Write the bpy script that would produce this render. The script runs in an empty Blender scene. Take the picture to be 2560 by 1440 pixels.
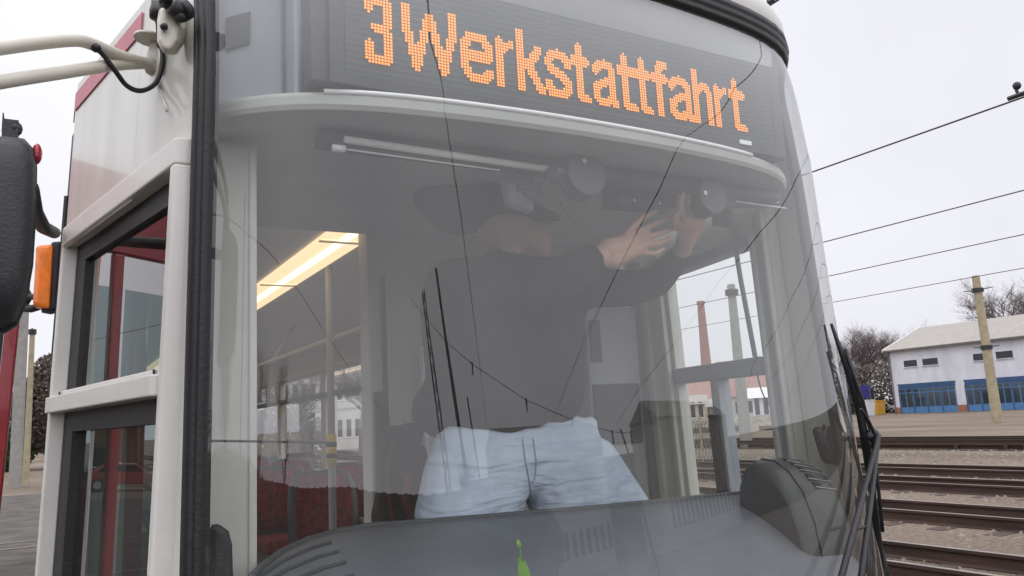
import bpy, bmesh, math, random
from mathutils import Vector, Matrix
V = Vector
R = math.radians
rnd = random.Random(7)
col = bpy.context.scene.collection
sc = bpy.context.scene

# ---------------------------------------------------------------- camera
F = 2000.0
YAW, PIT, ROL = R(30.3), R(9.3), R(3.0)
CAM = V((-1.13, -1.35, 1.72))
fw = V((math.sin(YAW)*math.cos(PIT), math.cos(YAW)*math.cos(PIT), math.sin(PIT)))
r0 = V((math.cos(YAW), -math.sin(YAW), 0)); u0 = r0.cross(fw)
rt = r0*math.cos(ROL) - u0*math.sin(ROL)
up = u0*math.cos(ROL) + r0*math.sin(ROL)
cd = bpy.data.cameras.new('camera'); cam = bpy.data.objects.new('camera', cd); col.objects.link(cam)
m = Matrix((rt, up, -fw)).transposed().to_4x4(); m.translation = CAM
cam.matrix_world = m
cd.sensor_width = 36; cd.lens = 36*F/2560; cd.clip_start = 0.05; cd.clip_end = 2000
sc.camera = cam

# ---------------------------------------------------------------- sky and sun (bright even overcast)
w = bpy.data.worlds.new('World'); sc.world = w; w.use_nodes = True
nt = w.node_tree; N = nt.nodes; Lk = nt.links
bg = N['Background']
sky = N.new('ShaderNodeTexSky'); sky.sky_type = 'NISHITA'; sky.sun_disc = False
SUN_EL, SUN_AZ = R(58), R(-49)
sky.sun_elevation = SUN_EL; sky.sun_rotation = SUN_AZ
sky.dust_density = 4; sky.air_density = 1.0
hs = N.new('ShaderNodeHueSaturation'); hs.inputs['Saturation'].default_value = 0.12
Lk.new(sky.outputs[0], hs.inputs['Color'])
tc = N.new('ShaderNodeTexCoord'); nz = N.new('ShaderNodeTexNoise')
nz.inputs['Scale'].default_value = 1.6; nz.inputs['Detail'].default_value = 4
Lk.new(tc.outputs['Generated'], nz.inputs['Vector'])
rp = N.new('ShaderNodeValToRGB')
rp.color_ramp.elements[0].position = .3; rp.color_ramp.elements[0].color = (8.3, 8.3, 9.1, 1)
rp.color_ramp.elements[1].position = .7; rp.color_ramp.elements[1].color = (9.9, 9.9, 10.5, 1)
Lk.new(nz.outputs[0], rp.inputs[0])
mx = N.new('ShaderNodeMix'); mx.data_type = 'RGBA'; mx.inputs[0].default_value = .86
Lk.new(hs.outputs[0], mx.inputs[6]); Lk.new(rp.outputs[0], mx.inputs[7])
sx = N.new('ShaderNodeSeparateXYZ'); Lk.new(tc.outputs['Generated'], sx.inputs[0])
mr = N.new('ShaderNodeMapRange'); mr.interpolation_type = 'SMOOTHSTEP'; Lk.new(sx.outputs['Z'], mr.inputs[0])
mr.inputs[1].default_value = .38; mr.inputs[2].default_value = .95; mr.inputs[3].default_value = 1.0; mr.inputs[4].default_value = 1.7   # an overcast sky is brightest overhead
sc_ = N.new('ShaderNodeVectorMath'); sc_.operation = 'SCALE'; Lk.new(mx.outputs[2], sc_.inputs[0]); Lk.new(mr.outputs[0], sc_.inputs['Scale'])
# extra sky brightness added behind the camera to lift the light inside the cab
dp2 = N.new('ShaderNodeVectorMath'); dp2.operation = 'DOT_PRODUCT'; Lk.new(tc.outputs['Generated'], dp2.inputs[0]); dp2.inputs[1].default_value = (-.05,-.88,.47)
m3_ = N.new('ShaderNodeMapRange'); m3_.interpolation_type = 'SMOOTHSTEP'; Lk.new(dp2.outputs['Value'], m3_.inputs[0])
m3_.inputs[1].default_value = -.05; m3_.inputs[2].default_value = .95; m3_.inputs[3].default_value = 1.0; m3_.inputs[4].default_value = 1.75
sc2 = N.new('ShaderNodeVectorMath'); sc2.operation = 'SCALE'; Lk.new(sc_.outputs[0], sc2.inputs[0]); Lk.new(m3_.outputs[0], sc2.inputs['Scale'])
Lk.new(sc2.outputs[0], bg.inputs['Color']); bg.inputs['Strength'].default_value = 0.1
sd = bpy.data.lights.new('sun', 'SUN'); sun = bpy.data.objects.new('sun', sd); col.objects.link(sun)
sd.energy = 0.5; sd.angle = R(40); sd.color = (1, .97, .93)
sun.rotation_euler = (R(32), 0, R(-131)); sun.location = (-20, 15, 30)
sc.view_settings.view_transform = 'Standard'; sc.view_settings.look = 'None'
sc.view_settings.exposure = 0.10; sc.view_settings.gamma = 1
try:
    sc.cycles.use_denoising = True; sc.cycles.denoiser = 'OPENIMAGEDENOISE'; sc.cycles.denoising_input_passes = 'RGB_ALBEDO'; sc.cycles.use_adaptive_sampling = False; sc.cycles.sample_clamp_indirect = 5
    sc.cycles.max_bounces = 10; sc.cycles.transparent_max_bounces = 16
    sc.cycles.glossy_bounces = 4; sc.cycles.diffuse_bounces = 4
    sc.cycles.caustics_reflective = False; sc.cycles.caustics_refractive = False
except Exception: pass

# ---------------------------------------------------------------- pixel -> point in a world plane
def ray(px, py): return (fw + rt*(px-1280)/F - up*(py-720)/F)
def onplane(px, py, n, o):
    d = ray(px, py); n = V(n); return CAM + d*(n.dot(V(o)-CAM)/n.dot(d))
def PX(px, py, v): return onplane(px, py, (1,0,0), (v,0,0))
def PY(px, py, v): return onplane(px, py, (0,1,0), (0,v,0))
def PZ(px, py, v): return onplane(px, py, (0,0,1), (0,0,v))

# ---------------------------------------------------------------- materials
def mat(name, c, rough=.6, metal=0., var=.12, scale=8., bump=0., c2=None, spec=.5, coat=0., emis=None, estr=0., stretch=None, bscale=None):
    M = bpy.data.materials.new(name); M.use_nodes = True
    t = M.node_tree; n = t.nodes; b = n['Principled BSDF']
    b.inputs['Roughness'].default_value = rough; b.inputs['Metallic'].default_value = metal
    b.inputs['Specular IOR Level'].default_value = spec; b.inputs['Coat Weight'].default_value = coat
    tx = n.new('ShaderNodeTexCoord'); mp = n.new('ShaderNodeMapping')
    t.links.new(tx.outputs['Object'], mp.inputs[0])
    if stretch: mp.inputs['Scale'].default_value = stretch
    no = n.new('ShaderNodeTexNoise'); no.inputs['Scale'].default_value = scale; no.inputs['Detail'].default_value = 6
    no.inputs['Roughness'].default_value = .6
    t.links.new(mp.outputs[0], no.inputs['Vector'])
    r_ = n.new('ShaderNodeValToRGB')
    a = tuple(max(0, x*(1-var)) for x in c); bb = tuple(x*(1+var) for x in (c2 or c))
    r_.color_ramp.elements[0].position = .32; r_.color_ramp.elements[0].color = (*a, 1)
    r_.color_ramp.elements[1].position = .68; r_.color_ramp.elements[1].color = (*bb, 1)
    t.links.new(no.outputs[0], r_.inputs[0]); t.links.new(r_.outputs[0], b.inputs['Base Color'])
    if bump:
        n2 = n.new('ShaderNodeTexNoise'); n2.inputs['Scale'].default_value = bscale or scale*4; n2.inputs['Detail'].default_value = 4
        t.links.new(mp.outputs[0], n2.inputs['Vector'])
        bp = n.new('ShaderNodeBump'); bp.inputs['Strength'].default_value = bump; bp.inputs['Distance'].default_value = .02
        t.links.new(n2.outputs[0], bp.inputs['Height']); t.links.new(bp.outputs[0], b.inputs['Normal'])
    if emis:
        b.inputs['Emission Color'].default_value = (*emis, 1); b.inputs['Emission Strength'].default_value = estr
    return M

def glass(name, tint=(1,1,1), base=.07, gain=1.3, ior=1.5, wav=0., dirt=.03, rough=0.):
    """thin pane: mostly see-through, the rest a mirror-like reflection, a trace of dust"""
    M = bpy.data.materials.new(name); M.use_nodes = True
    t = M.node_tree; n = t.nodes; n.clear()
    out = n.new('ShaderNodeOutputMaterial'); tr = n.new('ShaderNodeBsdfTransparent'); gl = n.new('ShaderNodeBsdfGlossy')
    df = n.new('ShaderNodeBsdfDiffuse'); df.inputs['Color'].default_value = (.55,.55,.5,1)
    tr.inputs['Color'].default_value = (*tint,1); gl.inputs['Roughness'].default_value = rough
    fr = n.new('ShaderNodeFresnel'); fr.inputs['IOR'].default_value = ior
    ge = n.new('ShaderNodeNewGeometry')
    ma = n.new('ShaderNodeMath'); ma.operation = 'MULTIPLY_ADD'; ma.inputs[1].default_value = gain; ma.inputs[2].default_value = base
    ma.use_clamp = True
    # same reflectance from either face of a thin pane
    dt = n.new('ShaderNodeVectorMath'); dt.operation = 'DOT_PRODUCT'
    t.links.new(ge.outputs['Incoming'], dt.inputs[0]); t.links.new(ge.outputs['Normal'], dt.inputs[1])
    ab = n.new('ShaderNodeMath'); ab.operation = 'ABSOLUTE'; t.links.new(dt.outputs['Value'], ab.inputs[0])
    iv = n.new('ShaderNodeMath'); iv.operation = 'SUBTRACT'; iv.inputs[0].default_value = 1; t.links.new(ab.outputs[0], iv.inputs[1])
    pw = n.new('ShaderNodeMath'); pw.operation = 'POWER'; pw.inputs[1].default_value = 3.2; t.links.new(iv.outputs[0], pw.inputs[0])
    t.links.new(pw.outputs[0], ma.inputs[0])
    m1 = n.new('ShaderNodeMixShader'); t.links.new(ma.outputs[0], m1.inputs[0])
    t.links.new(tr.outputs[0], m1.inputs[1]); t.links.new(gl.outputs[0], m1.inputs[2])
    tx = n.new('ShaderNodeTexCoord'); no = n.new('ShaderNodeTexNoise'); no.inputs['Scale'].default_value = 3; no.inputs['Detail'].default_value = 8
    mpg = n.new('ShaderNodeMapping'); mpg.inputs['Scale'].default_value = (1.6,1.6,.5); mpg.inputs['Rotation'].default_value = (0,R(14),0)
    t.links.new(tx.outputs['Object'], mpg.inputs[0]); t.links.new(mpg.outputs[0], no.inputs['Vector'])
    mr = n.new('ShaderNodeMapRange'); mr.inputs[1].default_value = .35; mr.inputs[2].default_value = .75
    mr.inputs[3].default_value = dirt*.35; mr.inputs[4].default_value = dirt*1.9
    t.links.new(no.outputs[0], mr.inputs[0])
    m2 = n.new('ShaderNodeMixShader'); t.links.new(mr.outputs[0], m2.inputs[0])
    t.links.new(m1.outputs[0], m2.inputs[1]); t.links.new(df.outputs[0], m2.inputs[2])
    t.links.new(m2.outputs[0], out.inputs[0])
    if wav:
        n2 = n.new('ShaderNodeTexNoise'); n2.inputs['Scale'].default_value = 2.2; n2.inputs['Detail'].default_value = 1
        t.links.new(tx.outputs['Object'], n2.inputs['Vector'])
        bp = n.new('ShaderNodeBump'); bp.inputs['Strength'].default_value = wav; bp.inputs['Distance'].default_value = .01
        t.links.new(n2.outputs[0], bp.inputs['Height']); t.links.new(bp.outputs[0], gl.inputs['Normal'])
    return M

M = dict(
 cream=mat('cream_paint', (.58,.57,.51), .28, var=.05, scale=2.2, coat=.4, c2=(.63,.62,.56), stretch=(4,4,.7)),
 frame=mat('white_frame', (.68,.66,.61), .35, var=.05, scale=6, coat=.2),
 armp=mat('arm_paint', (.56,.53,.45), .4, var=.08, scale=10),
 dirtyc=mat('weathered_cream', (.52,.49,.41), .5, var=.22, scale=14, c2=(.6,.57,.5)),
 stripe=mat('red_stripe', (.50,.10,.14), .35, var=.1, scale=12),
 red=mat('red_paint', (.30,.012,.02), .25, var=.12, coat=.4),
 rubber=mat('black_rubber', (.009,.009,.010), .5, var=.3, scale=30, bump=.1),
 plast=mat('black_plastic', (.022,.022,.025), .5, var=.2, scale=20, bump=.15, bscale=200),
 dash=mat('grey_dashboard', (.075,.08,.085), .45, var=.2, scale=6, bump=.15, bscale=160),
 dashs=mat('grey_dash_surface', (.16,.17,.19), .5, var=.15, scale=4, bump=.1, bscale=160),
 pod=mat('pod_plastic', (.07,.075,.075), .38, var=.15, scale=5, bump=.1, bscale=160),
 trim=mat('light_trim', (.95,.95,.93), .25, var=.03),
 steel=mat('brushed_steel', (.6,.6,.6), .3, 1., var=.1, scale=20),
 icream=mat('interior_cream', (.64,.63,.56), .5, var=.06, scale=4),
 ibeige=mat('interior_beige', (.58,.54,.49), .6, var=.06, scale=4),
 igrey=mat('interior_grey', (.34,.345,.34), .7, var=.08, scale=4),
 iceil=mat('saloon_ceiling', (.72,.70,.66), .6, var=.04, scale=3),
 idark=mat('interior_dark', (.05,.052,.055), .6, var=.2, scale=9),
 shelf=mat('shelf_grey', (.46,.46,.43), .6, var=.08, scale=4),
 blue=mat('bluegrey_panel', (.34,.37,.40), .55, var=.08, scale=5),
 disc=mat('disc_grey', (.06,.062,.062), .5, var=.1, scale=18),
 floor=mat('floor_lino', (.07,.07,.07), .7, var=.2, scale=30),
 seatred=mat('seat_fabric', (.09,.004,.007), .9, var=.6, scale=30, bump=.4, c2=(.15,.008,.012)),
 seatblk=mat('seat_shell', (.03,.03,.032), .5, var=.2),
 yellow=mat('yellow_grip', (.75,.52,.03), .4, var=.06),
 lamp=mat('warm_diffuser', (.9,.8,.6), .5, emis=(1,.68,.38), estr=1.1, var=.02),
 tube=mat('lamp_tube', (.9,.85,.7), .5, emis=(1,.86,.6), estr=1.6, var=.02),
 led=mat('amber_led', (.8,.25,.02), .5, emis=(1,.23,.0), estr=.78, var=.02),
 ledc=mat('amber_led_core', (.8,.5,.1), .5, emis=(1,.52,.04), estr=1.1, var=.02),
 amber=mat('amber_lens', (.75,.17,.01), .2, var=.25, scale=30, coat=.6, emis=(1,.25,.01), estr=.12),
 skin=mat('skin', (.70,.42,.32), .5, var=.08, scale=20),
 jumper=mat('black_jumper', (.02,.02,.02), .95, var=.2, scale=10, spec=.2),
 hair=mat('black_hair', (.010,.010,.010), .95, var=.2, scale=10, spec=.2),
 jacket=mat('brown_jacket', (.03,.022,.018), .75, var=.5, scale=12, bump=.5, bscale=14),
 jacketr=mat('jacket_straps', (.14,.03,.03), .8, var=.3, scale=12),
 leaf=mat('green_leaf', (.24,.42,.10), .5, var=.25, scale=25),
 rail=mat('rail_rust', (.045,.024,.017), .7, var=.4, scale=3, bump=.2, stretch=(4,.4,4)),
 railtop=mat('rail_head', (.30,.26,.23), .35, .6, var=.25, scale=4, stretch=(6,.3,6)),
 sleeper=mat('sleeper', (.07,.05,.038), .9, var=.3, scale=6),
 conc=mat('pole_concrete', (.34,.29,.19), .85, var=.18, scale=3, bump=.2),
 concg=mat('pole_grey', (.27,.26,.24), .85, var=.15, scale=4),
 wire=mat('wire', (.05,.05,.055), .5, var=.1),
 darkmetal=mat('dark_metal', (.02,.02,.022), .5, var=.2),
 wallw=mat('depot_render', (.56,.57,.62), .85, var=.07, scale=.5, c2=(.62,.63,.68), stretch=(1,1.5,.5)),
 roofg=mat('roof_sheet', (.31,.29,.26), .8, var=.12, scale=.6, stretch=(1,6,1)),
 gutter=mat('gutter', (.13,.12,.12), .7, var=.1),
 verge=mat('verge_board', (.66,.62,.62), .7, var=.1),
 doorb=mat('blue_door_paint', (.07,.18,.36), .5, var=.15, scale=2),
 doord=mat('dark_blue_paint', (.03,.075,.17), .5, var=.15, scale=2),
 doorg=mat('door_glass', (.025,.04,.05), .08, var=.4, scale=.8, spec=.8),
 brick=mat('brick_plinth', (.30,.13,.07), .85, var=.25, scale=8),
 winblk=mat('dark_window', (.025,.025,.035), .15, var=.2),
 branch=mat('bare_branches', (.13,.10,.095), .9, var=.3, scale=4),
 bark=mat('bark', (.10,.08,.07), .9, var=.3, scale=6),
 ivy=mat('ivy', (.07,.052,.04), .8, var=.5, scale=3),
 hedge=mat('hedge', (.06,.10,.035), .8, var=.5, scale=4),
 chim=mat('chimney_brick', (.27,.12,.10), .85, var=.12, scale=2),
 tile=mat('roof_tiles', (.30,.17,.14), .85, var=.15, scale=3),
 wallp=mat('pale_wall', (.52,.50,.46), .85, var=.1, scale=1.),
 wallo=mat('ochre_wall', (.42,.33,.20), .85, var=.1, scale=1.),
 wallbr=mat('brown_brick_wall', (.16,.085,.05), .85, var=.2, scale=2.),
 carred=mat('car_red', (.38,.02,.03), .2, coat=.8),
 carwht=mat('car_white', (.65,.65,.66), .25, coat=.6),
 skipy=mat('skip_yellow', (.60,.33,.05), .6),
 signb=mat('sign_blue', (.02,.02,.16), .5),
 tyre=mat('tyre', (.02,.02,.02), .8),
 fence=mat('fence_metal', (.16,.15,.14), .7),
 glass_f=glass('windscreen_glass', (.93,.95,.94), base=.088, gain=1.0, wav=.01, dirt=.035),
 glass_s=glass('side_glass', (.34,.42,.42), base=.07, gain=1.0, wav=.02, dirt=.02),
 glass_c=glass('clear_glass', (.95,.97,.96), base=.02, gain=.8, dirt=.02),
 mirror=mat('mirror_face', (.7,.72,.75), .04, 1., var=.02),
)

def fabric_jeans():
    Mx = mat('pale_jeans', (.50,.58,.70), .9, var=.08, scale=5, bump=0, c2=(.58,.65,.75))
    t = Mx.node_tree; n = t.nodes; b = n['Principled BSDF']
    tx = n.new('ShaderNodeTexCoord'); mp = n.new('ShaderNodeMapping'); mp.inputs['Scale'].default_value = (1.2,1.5,6); mp.inputs['Rotation'].default_value = (0,R(8),0)
    t.links.new(tx.outputs['Object'], mp.inputs[0])
    a = n.new('ShaderNodeTexNoise'); a.inputs['Scale'].default_value = 3.2; a.inputs['Detail'].default_value = 3; a.inputs['Distortion'].default_value = .7
    t.links.new(mp.outputs[0], a.inputs['Vector'])
    bp = n.new('ShaderNodeBump'); bp.inputs['Strength'].default_value = .45; bp.inputs['Distance'].default_value = .05
    t.links.new(a.outputs[0], bp.inputs['Height']); t.links.new(bp.outputs[0], b.inputs['Normal'])
    return Mx
M['jeans'] = fabric_jeans()

def led_panel_mat():
    Mx = bpy.data.materials.new('led_panel_face'); Mx.use_nodes = True
    t = Mx.node_tree; n = t.nodes; b = n['Principled BSDF']; b.inputs['Roughness'].default_value = .6
    tx = n.new('ShaderNodeTexCoord'); wv = n.new('ShaderNodeTexWave'); wv.bands_direction = 'Z'
    wv.inputs['Scale'].default_value = .3142/.0070*.5
    t.links.new(tx.outputs['Object'], wv.inputs['Vector'])
    r_ = n.new('ShaderNodeValToRGB'); r_.color_ramp.elements[0].color = (.045,.05,.05,1); r_.color_ramp.elements[1].color = (.075,.08,.08,1)
    t.links.new(wv.outputs[0], r_.inputs[0]); t.links.new(r_.outputs[0], b.inputs['Base Color'])
    return Mx
M['ledface'] = led_panel_mat()

def ground_mat():
    Mx = bpy.data.materials.new('yard_ground'); Mx.use_nodes = True
    t = Mx.node_tree; n = t.nodes; b = n['Principled BSDF']; b.inputs['Roughness'].default_value = .95
    tx = n.new('ShaderNodeTexCoord')
    def noise(s, d=6, stretch=None):
        q = n.new('ShaderNodeTexNoise'); q.inputs['Scale'].default_value = s; q.inputs['Detail'].default_value = d
        if stretch:
            mp = n.new('ShaderNodeMapping'); mp.inputs['Scale'].default_value = stretch
            t.links.new(tx.outputs['Object'], mp.inputs[0]); t.links.new(mp.outputs[0], q.inputs['Vector'])
        else: t.links.new(tx.outputs['Object'], q.inputs['Vector'])
        return q
    def ramp(q, e):
        r_ = n.new('ShaderNodeValToRGB'); cr = r_.color_ramp
        while len(cr.elements) < len(e): cr.elements.new(.5)
        for i, (p, c) in enumerate(e): cr.elements[i].position = p; cr.elements[i].color = (*c, 1)
        t.links.new(q.outputs[0], r_.inputs[0]); return r_
    big = ramp(noise(.35, 5, (1,.25,1)), [(.3,(.115,.083,.056)), (.5,(.185,.14,.10)), (.7,(.26,.205,.15))])
    fine = ramp(noise(16, 5), [(.35,(.45,.45,.45)), (.6,(1,1,1)), (.75,(1.4,1.35,1.3))])
    mm = n.new('ShaderNodeMix'); mm.data_type = 'RGBA'; mm.blend_type = 'MULTIPLY'; mm.inputs[0].default_value = .85
    t.links.new(big.outputs[0], mm.inputs[6]); t.links.new(fine.outputs[0], mm.inputs[7])
    st = ramp(noise(26, 2), [(.66,(0,0,0)), (.72,(1,1,1))])
    m3 = n.new('ShaderNodeMix'); m3.data_type = 'RGBA'; m3.inputs[7].default_value = (.34,.31,.28,1)
    t.links.new(st.outputs[0], m3.inputs[0]); t.links.new(mm.outputs[2], m3.inputs[6])
    t.links.new(m3.outputs[2], b.inputs['Base Color'])
    bp = n.new('ShaderNodeBump'); bp.inputs['Strength'].default_value = .6; bp.inputs['Distance'].default_value = .05
    q = noise(20, 5); t.links.new(q.outputs[0], bp.inputs['Height']); t.links.new(bp.outputs[0], b.inputs['Normal'])
    return Mx
M['ground'] = ground_mat()

# ---------------------------------------------------------------- mesh builder
class MB:
    def __init__(s): s.v = []; s.f = []
    def add(s, vs, fs):
        k = len(s.v); s.v += [V(p) for p in vs]; s.f += [tuple(i+k for i in f) for f in fs]; return s
    def hexa(s, p):  # 8 points: bottom loop 0-3, top loop 4-7
        return s.add(p, [(0,3,2,1),(4,5,6,7),(0,1,5,4),(1,2,6,5),(2,3,7,6),(3,0,4,7)])
    def box(s, a, b):
        (x0,y0,z0),(x1,y1,z1) = a, b
        return s.hexa([(x0,y0,z0),(x1,y0,z0),(x1,y1,z0),(x0,y1,z0),(x0,y0,z1),(x1,y0,z1),(x1,y1,z1),(x0,y1,z1)])
    def tube(s, pts, r, n=10, caps=True, rs=None):
        pts = [V(p) for p in pts]; k = len(s.v); L = len(pts)
        ref = None
        for i, p in enumerate(pts):
            d = (pts[min(i+1,L-1)] - pts[max(i-1,0)]).normalized()
            if ref is None: ref = V((0,0,1)) if abs(d.z) < .9 else V((1,0,0))
            a = d.cross(ref).normalized(); b = a.cross(d).normalized(); ref = b
            rr = rs[i] if rs else r
            for j in range(n):
                t = 2*math.pi*j/n; s.v.append(p + a*math.cos(t)*rr + b*math.sin(t)*rr)
        for i in range(L-1):
            for j in range(n):
                j2 = (j+1) % n; s.f.append((k+i*n+j, k+i*n+j2, k+(i+1)*n+j2, k+(i+1)*n+j))
        if caps:
            s.f.append(tuple(k+j for j in range(n))[::-1]); s.f.append(tuple(k+(L-1)*n+j for j in range(n)))
        return s
    def loft(s, rings, closed=True, caps=False):
        k = len(s.v); n = len(rings[0])
        for r_ in rings: s.v += [V(p) for p in r_]
        for i in range(len(rings)-1):
            for j in range(n if closed else n-1):
                j2 = (j+1) % n; s.f.append((k+i*n+j, k+i*n+j2, k+(i+1)*n+j2, k+(i+1)*n+j))
        if caps:
            s.f.append(tuple(k+j for j in range(n))[::-1]); s.f.append(tuple(k+(len(rings)-1)*n+j for j in range(n)))
        return s
    def ell(s, c, r, n=16, m_=10, rot=None):
        c = V(c); k = len(s.v); q = rot or Matrix.Identity(3)
        for i in range(m_+1):
            ph = math.pi*i/m_
            for j in range(n):
                t = 2*math.pi*j/n
                s.v.append(c + q @ V((r[0]*math.sin(ph)*math.cos(t), r[1]*math.sin(ph)*math.sin(t), r[2]*math.cos(ph))))
        for i in range(m_):
            for j in range(n):
                j2 = (j+1) % n; s.f.append((k+i*n+j, k+(i+1)*n+j, k+(i+1)*n+j2, k+i*n+j2))
        return s
    def cap(s, a, b, ra, rb, n=14):  # tapered capsule
        a = V(a); b = V(b); d = (b-a).normalized(); pts = []; rs = []
        for i in range(5):
            t = math.pi/2*i/4; pts.append(a - d*ra*math.cos(t)); rs.append(max(.0005, ra*math.sin(t)))
        for i in range(5):
            t = math.pi/2*(1-i/4); pts.append(b + d*rb*math.cos(t)); rs.append(max(.0005, rb*math.sin(t)))
        return s.tube(pts, 0, n, True, rs)
    def prism(s, poly, d):  # planar polygon (3d points) pushed along d
        n = len(poly); d = V(d); k = len(s.v)
        s.v += [V(p) for p in poly] + [V(p)+d for p in poly]
        s.f.append(tuple(range(k, k+n))[::-1]); s.f.append(tuple(range(k+n, k+2*n)))
        for i in range(n):
            j = (i+1) % n; s.f.append((k+i, k+j, k+n+j, k+n+i))
        return s
    def build(s, name, m_, parent=None, smooth=False, bevel=0., fix=True):
        me = bpy.data.meshes.new(name)
        off = V((0,0,0)); p = parent
        while p is not None: off += p.location; p = p.parent
        me.from_pydata([tuple(q-off) for q in s.v], [], s.f); me.update()
        if fix:
            bm = bmesh.new(); bm.from_mesh(me); bmesh.ops.recalc_face_normals(bm, faces=bm.faces); bm.to_mesh(me); bm.free()
        me.materials.append(m_)
        if smooth:
            for f in me.polygons: f.use_smooth = True
        o = bpy.data.objects.new(name, me); col.objects.link(o)
        if parent: o.parent = parent
        if bevel:
            bv = o.modifiers.new('bevel', 'BEVEL'); bv.width = bevel; bv.segments = 2; bv.limit_method = 'ANGLE'; bv.angle_limit = R(40)
        return o

def tag(o, label=None, cat=None, group=None, kind=None):
    if label: o['label'] = label
    if cat: o['category'] = cat
    if group: o['group'] = group
    if kind: o['kind'] = kind
    return o
def empty(name, loc, label, cat, group=None):
    o = bpy.data.objects.new(name, None); col.objects.link(o); o.location = loc; o.empty_display_size = .3
    return tag(o, label, cat, group)
def part(name, parent):   # an empty-like part is avoided: parts are meshes
    pass
def copy_tree(o, parent=None):
    c = o.copy(); col.objects.link(c); c.parent = parent
    for ch in [x for x in bpy.data.objects if x.parent == o]: copy_tree(ch, c)
    return c
def remesh(o, vox, smooth=6):
    r_ = o.modifiers.new('remesh', 'REMESH'); r_.mode = 'VOXEL'; r_.voxel_size = vox; r_.use_smooth_shade = True
    if smooth:
        q = o.modifiers.new('smooth', 'SMOOTH'); q.factor = .5; q.iterations = smooth
    return o

# ================================================================= GROUND
gd = MB(); gd.add([(-600,-600,0),(900,-600,0),(900,900,0),(-600,900,0)], [(0,1,2,3)])
tag(gd.build('ground', M['ground'], fix=False), kind='structure')
rd = MB(); rd.add([(-40,-40,.004),(4.6,-40,.004),(4.6,32,.004),(-40,32,.004)], [(0,1,2,3)])
tag(rd.build('yard_pavement', mat('old_asphalt', (.055,.048,.042), .9, var=.3, scale=2, bump=.3, bscale=30, c2=(.08,.07,.06)), fix=False), kind='structure')

# ================================================================= TRACKS
def rail_profile(x, y, z=0.):
    p = [(-.06,0),(.06,0),(.06,.012),(.012,.03),(.012,.12),(.034,.135),(.034,.165),(-.034,.165),(-.034,.135),(-.012,.12),(-.012,.03),(-.06,.012)]
    return [(x+a, y, z+b) for a, b in p]
def build_track(x0, label, dx1=0.):
    t = empty('railway_track', (x0, 0, 0), label, 'railway track', 'rusty tracks beside the tram')
    for g in (-.5, .5):
        mb = MB(); ys = [-30, 0, 30, 60, 90]
        mb.loft([rail_profile(x0+g, y) for y in ys], True, True)
        rl = mb.build('rail', M['rail'], t)
        hd = MB(); hd.box((x0+g-.026, -30, .166), (x0+g+.026, 90, .169)); hd.build('worn_top', M['railtop'], rl)
    sl = MB()
    y = -6.
    while y < 60:
        sl.box((x0-.95, y, -.05), (x0+.95, y+.22, .004+rnd.random()*.008)); y += .75
    sl.build('sleepers', M['sleeper'], t)
    return t
build_track(6.55, 'rusty railway track lowest in the view right of the tram')
build_track(9.95, 'second rusty railway track from the tram, beyond gravel')
build_track(13.5, 'third rusty railway track from the tram')
build_track(16.4, 'rusty railway track farthest from the tram, before the dirt lane')
for y_, lb in ((10.5,'nearest track crossing the pavement left of the tram'),(15.5,'farther track crossing the pavement left of the tram')):
    t = empty('railway_track', (-20, y_, 0), lb, 'railway track', 'tracks crossing the pavement left of the tram')
    for g in (-.5,.5):
        mb = MB(); mb.box((-40,y_+g-.035,0),(4.5,y_+g+.035,.014)); rl = mb.build('rail', M['railtop'], t)
        mb = MB(); mb.box((-40,y_+g+.036,0),(4.5,y_+g+.10,.008)); mb.box((-40,y_+g-.12,0),(4.5,y_+g-.036,.007)); mb.build('groove', M['rail'], rl)
# rusty rail stack
stk = empty('rail_stack', (25.6, 10, 0), 'long low stack of rusty rails lying before the white depot', 'rail stack')
for k in range(9):
    x = 24.2 + .36*k; mb = MB(); a = rnd.uniform(-.12,.12); z = .0 if k % 3 else .17
    mb.loft([rail_profile(x+a*(y-10)*.02, y, z) for y in (-3+rnd.random()*2, 10, 27+rnd.random()*3)], True, True)
    mb.build('stacked_rail', M['rail'], stk)
mb = MB(); mb.box((24,-2,0),(27.6,29,.02))
for k in range(9): 
    y = rnd.uniform(-1,27); mb.box((24.3,y,0),(27.4,y+.16,.165))
mb.build('timber_bearers', M['sleeper'], stk)
# scattered stones and weeds
mb = MB()
for i in range(6000):
    x = rnd.uniform(5,24); y = rnd.uniform(.0,22)
    s = rnd.uniform(.008,.03)*(1+x*.03)
    mb.add([(x-s,y-s*.7,0),(x+s,y-s,0),(x+s*.7,y+s,0),(x-s*.8,y+s*.8,0),(x+rnd.uniform(-s,s)*.4,y,s*1.1)], [(0,1,4),(1,2,4),(2,3,4),(3,0,4)])
tag(mb.build('gravel', mat('gravel_stones', (.20,.175,.15), .9, var=.5, scale=4), fix=False), 'loose grey gravel between the rusty tracks', 'gravel', kind='stuff')

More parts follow.
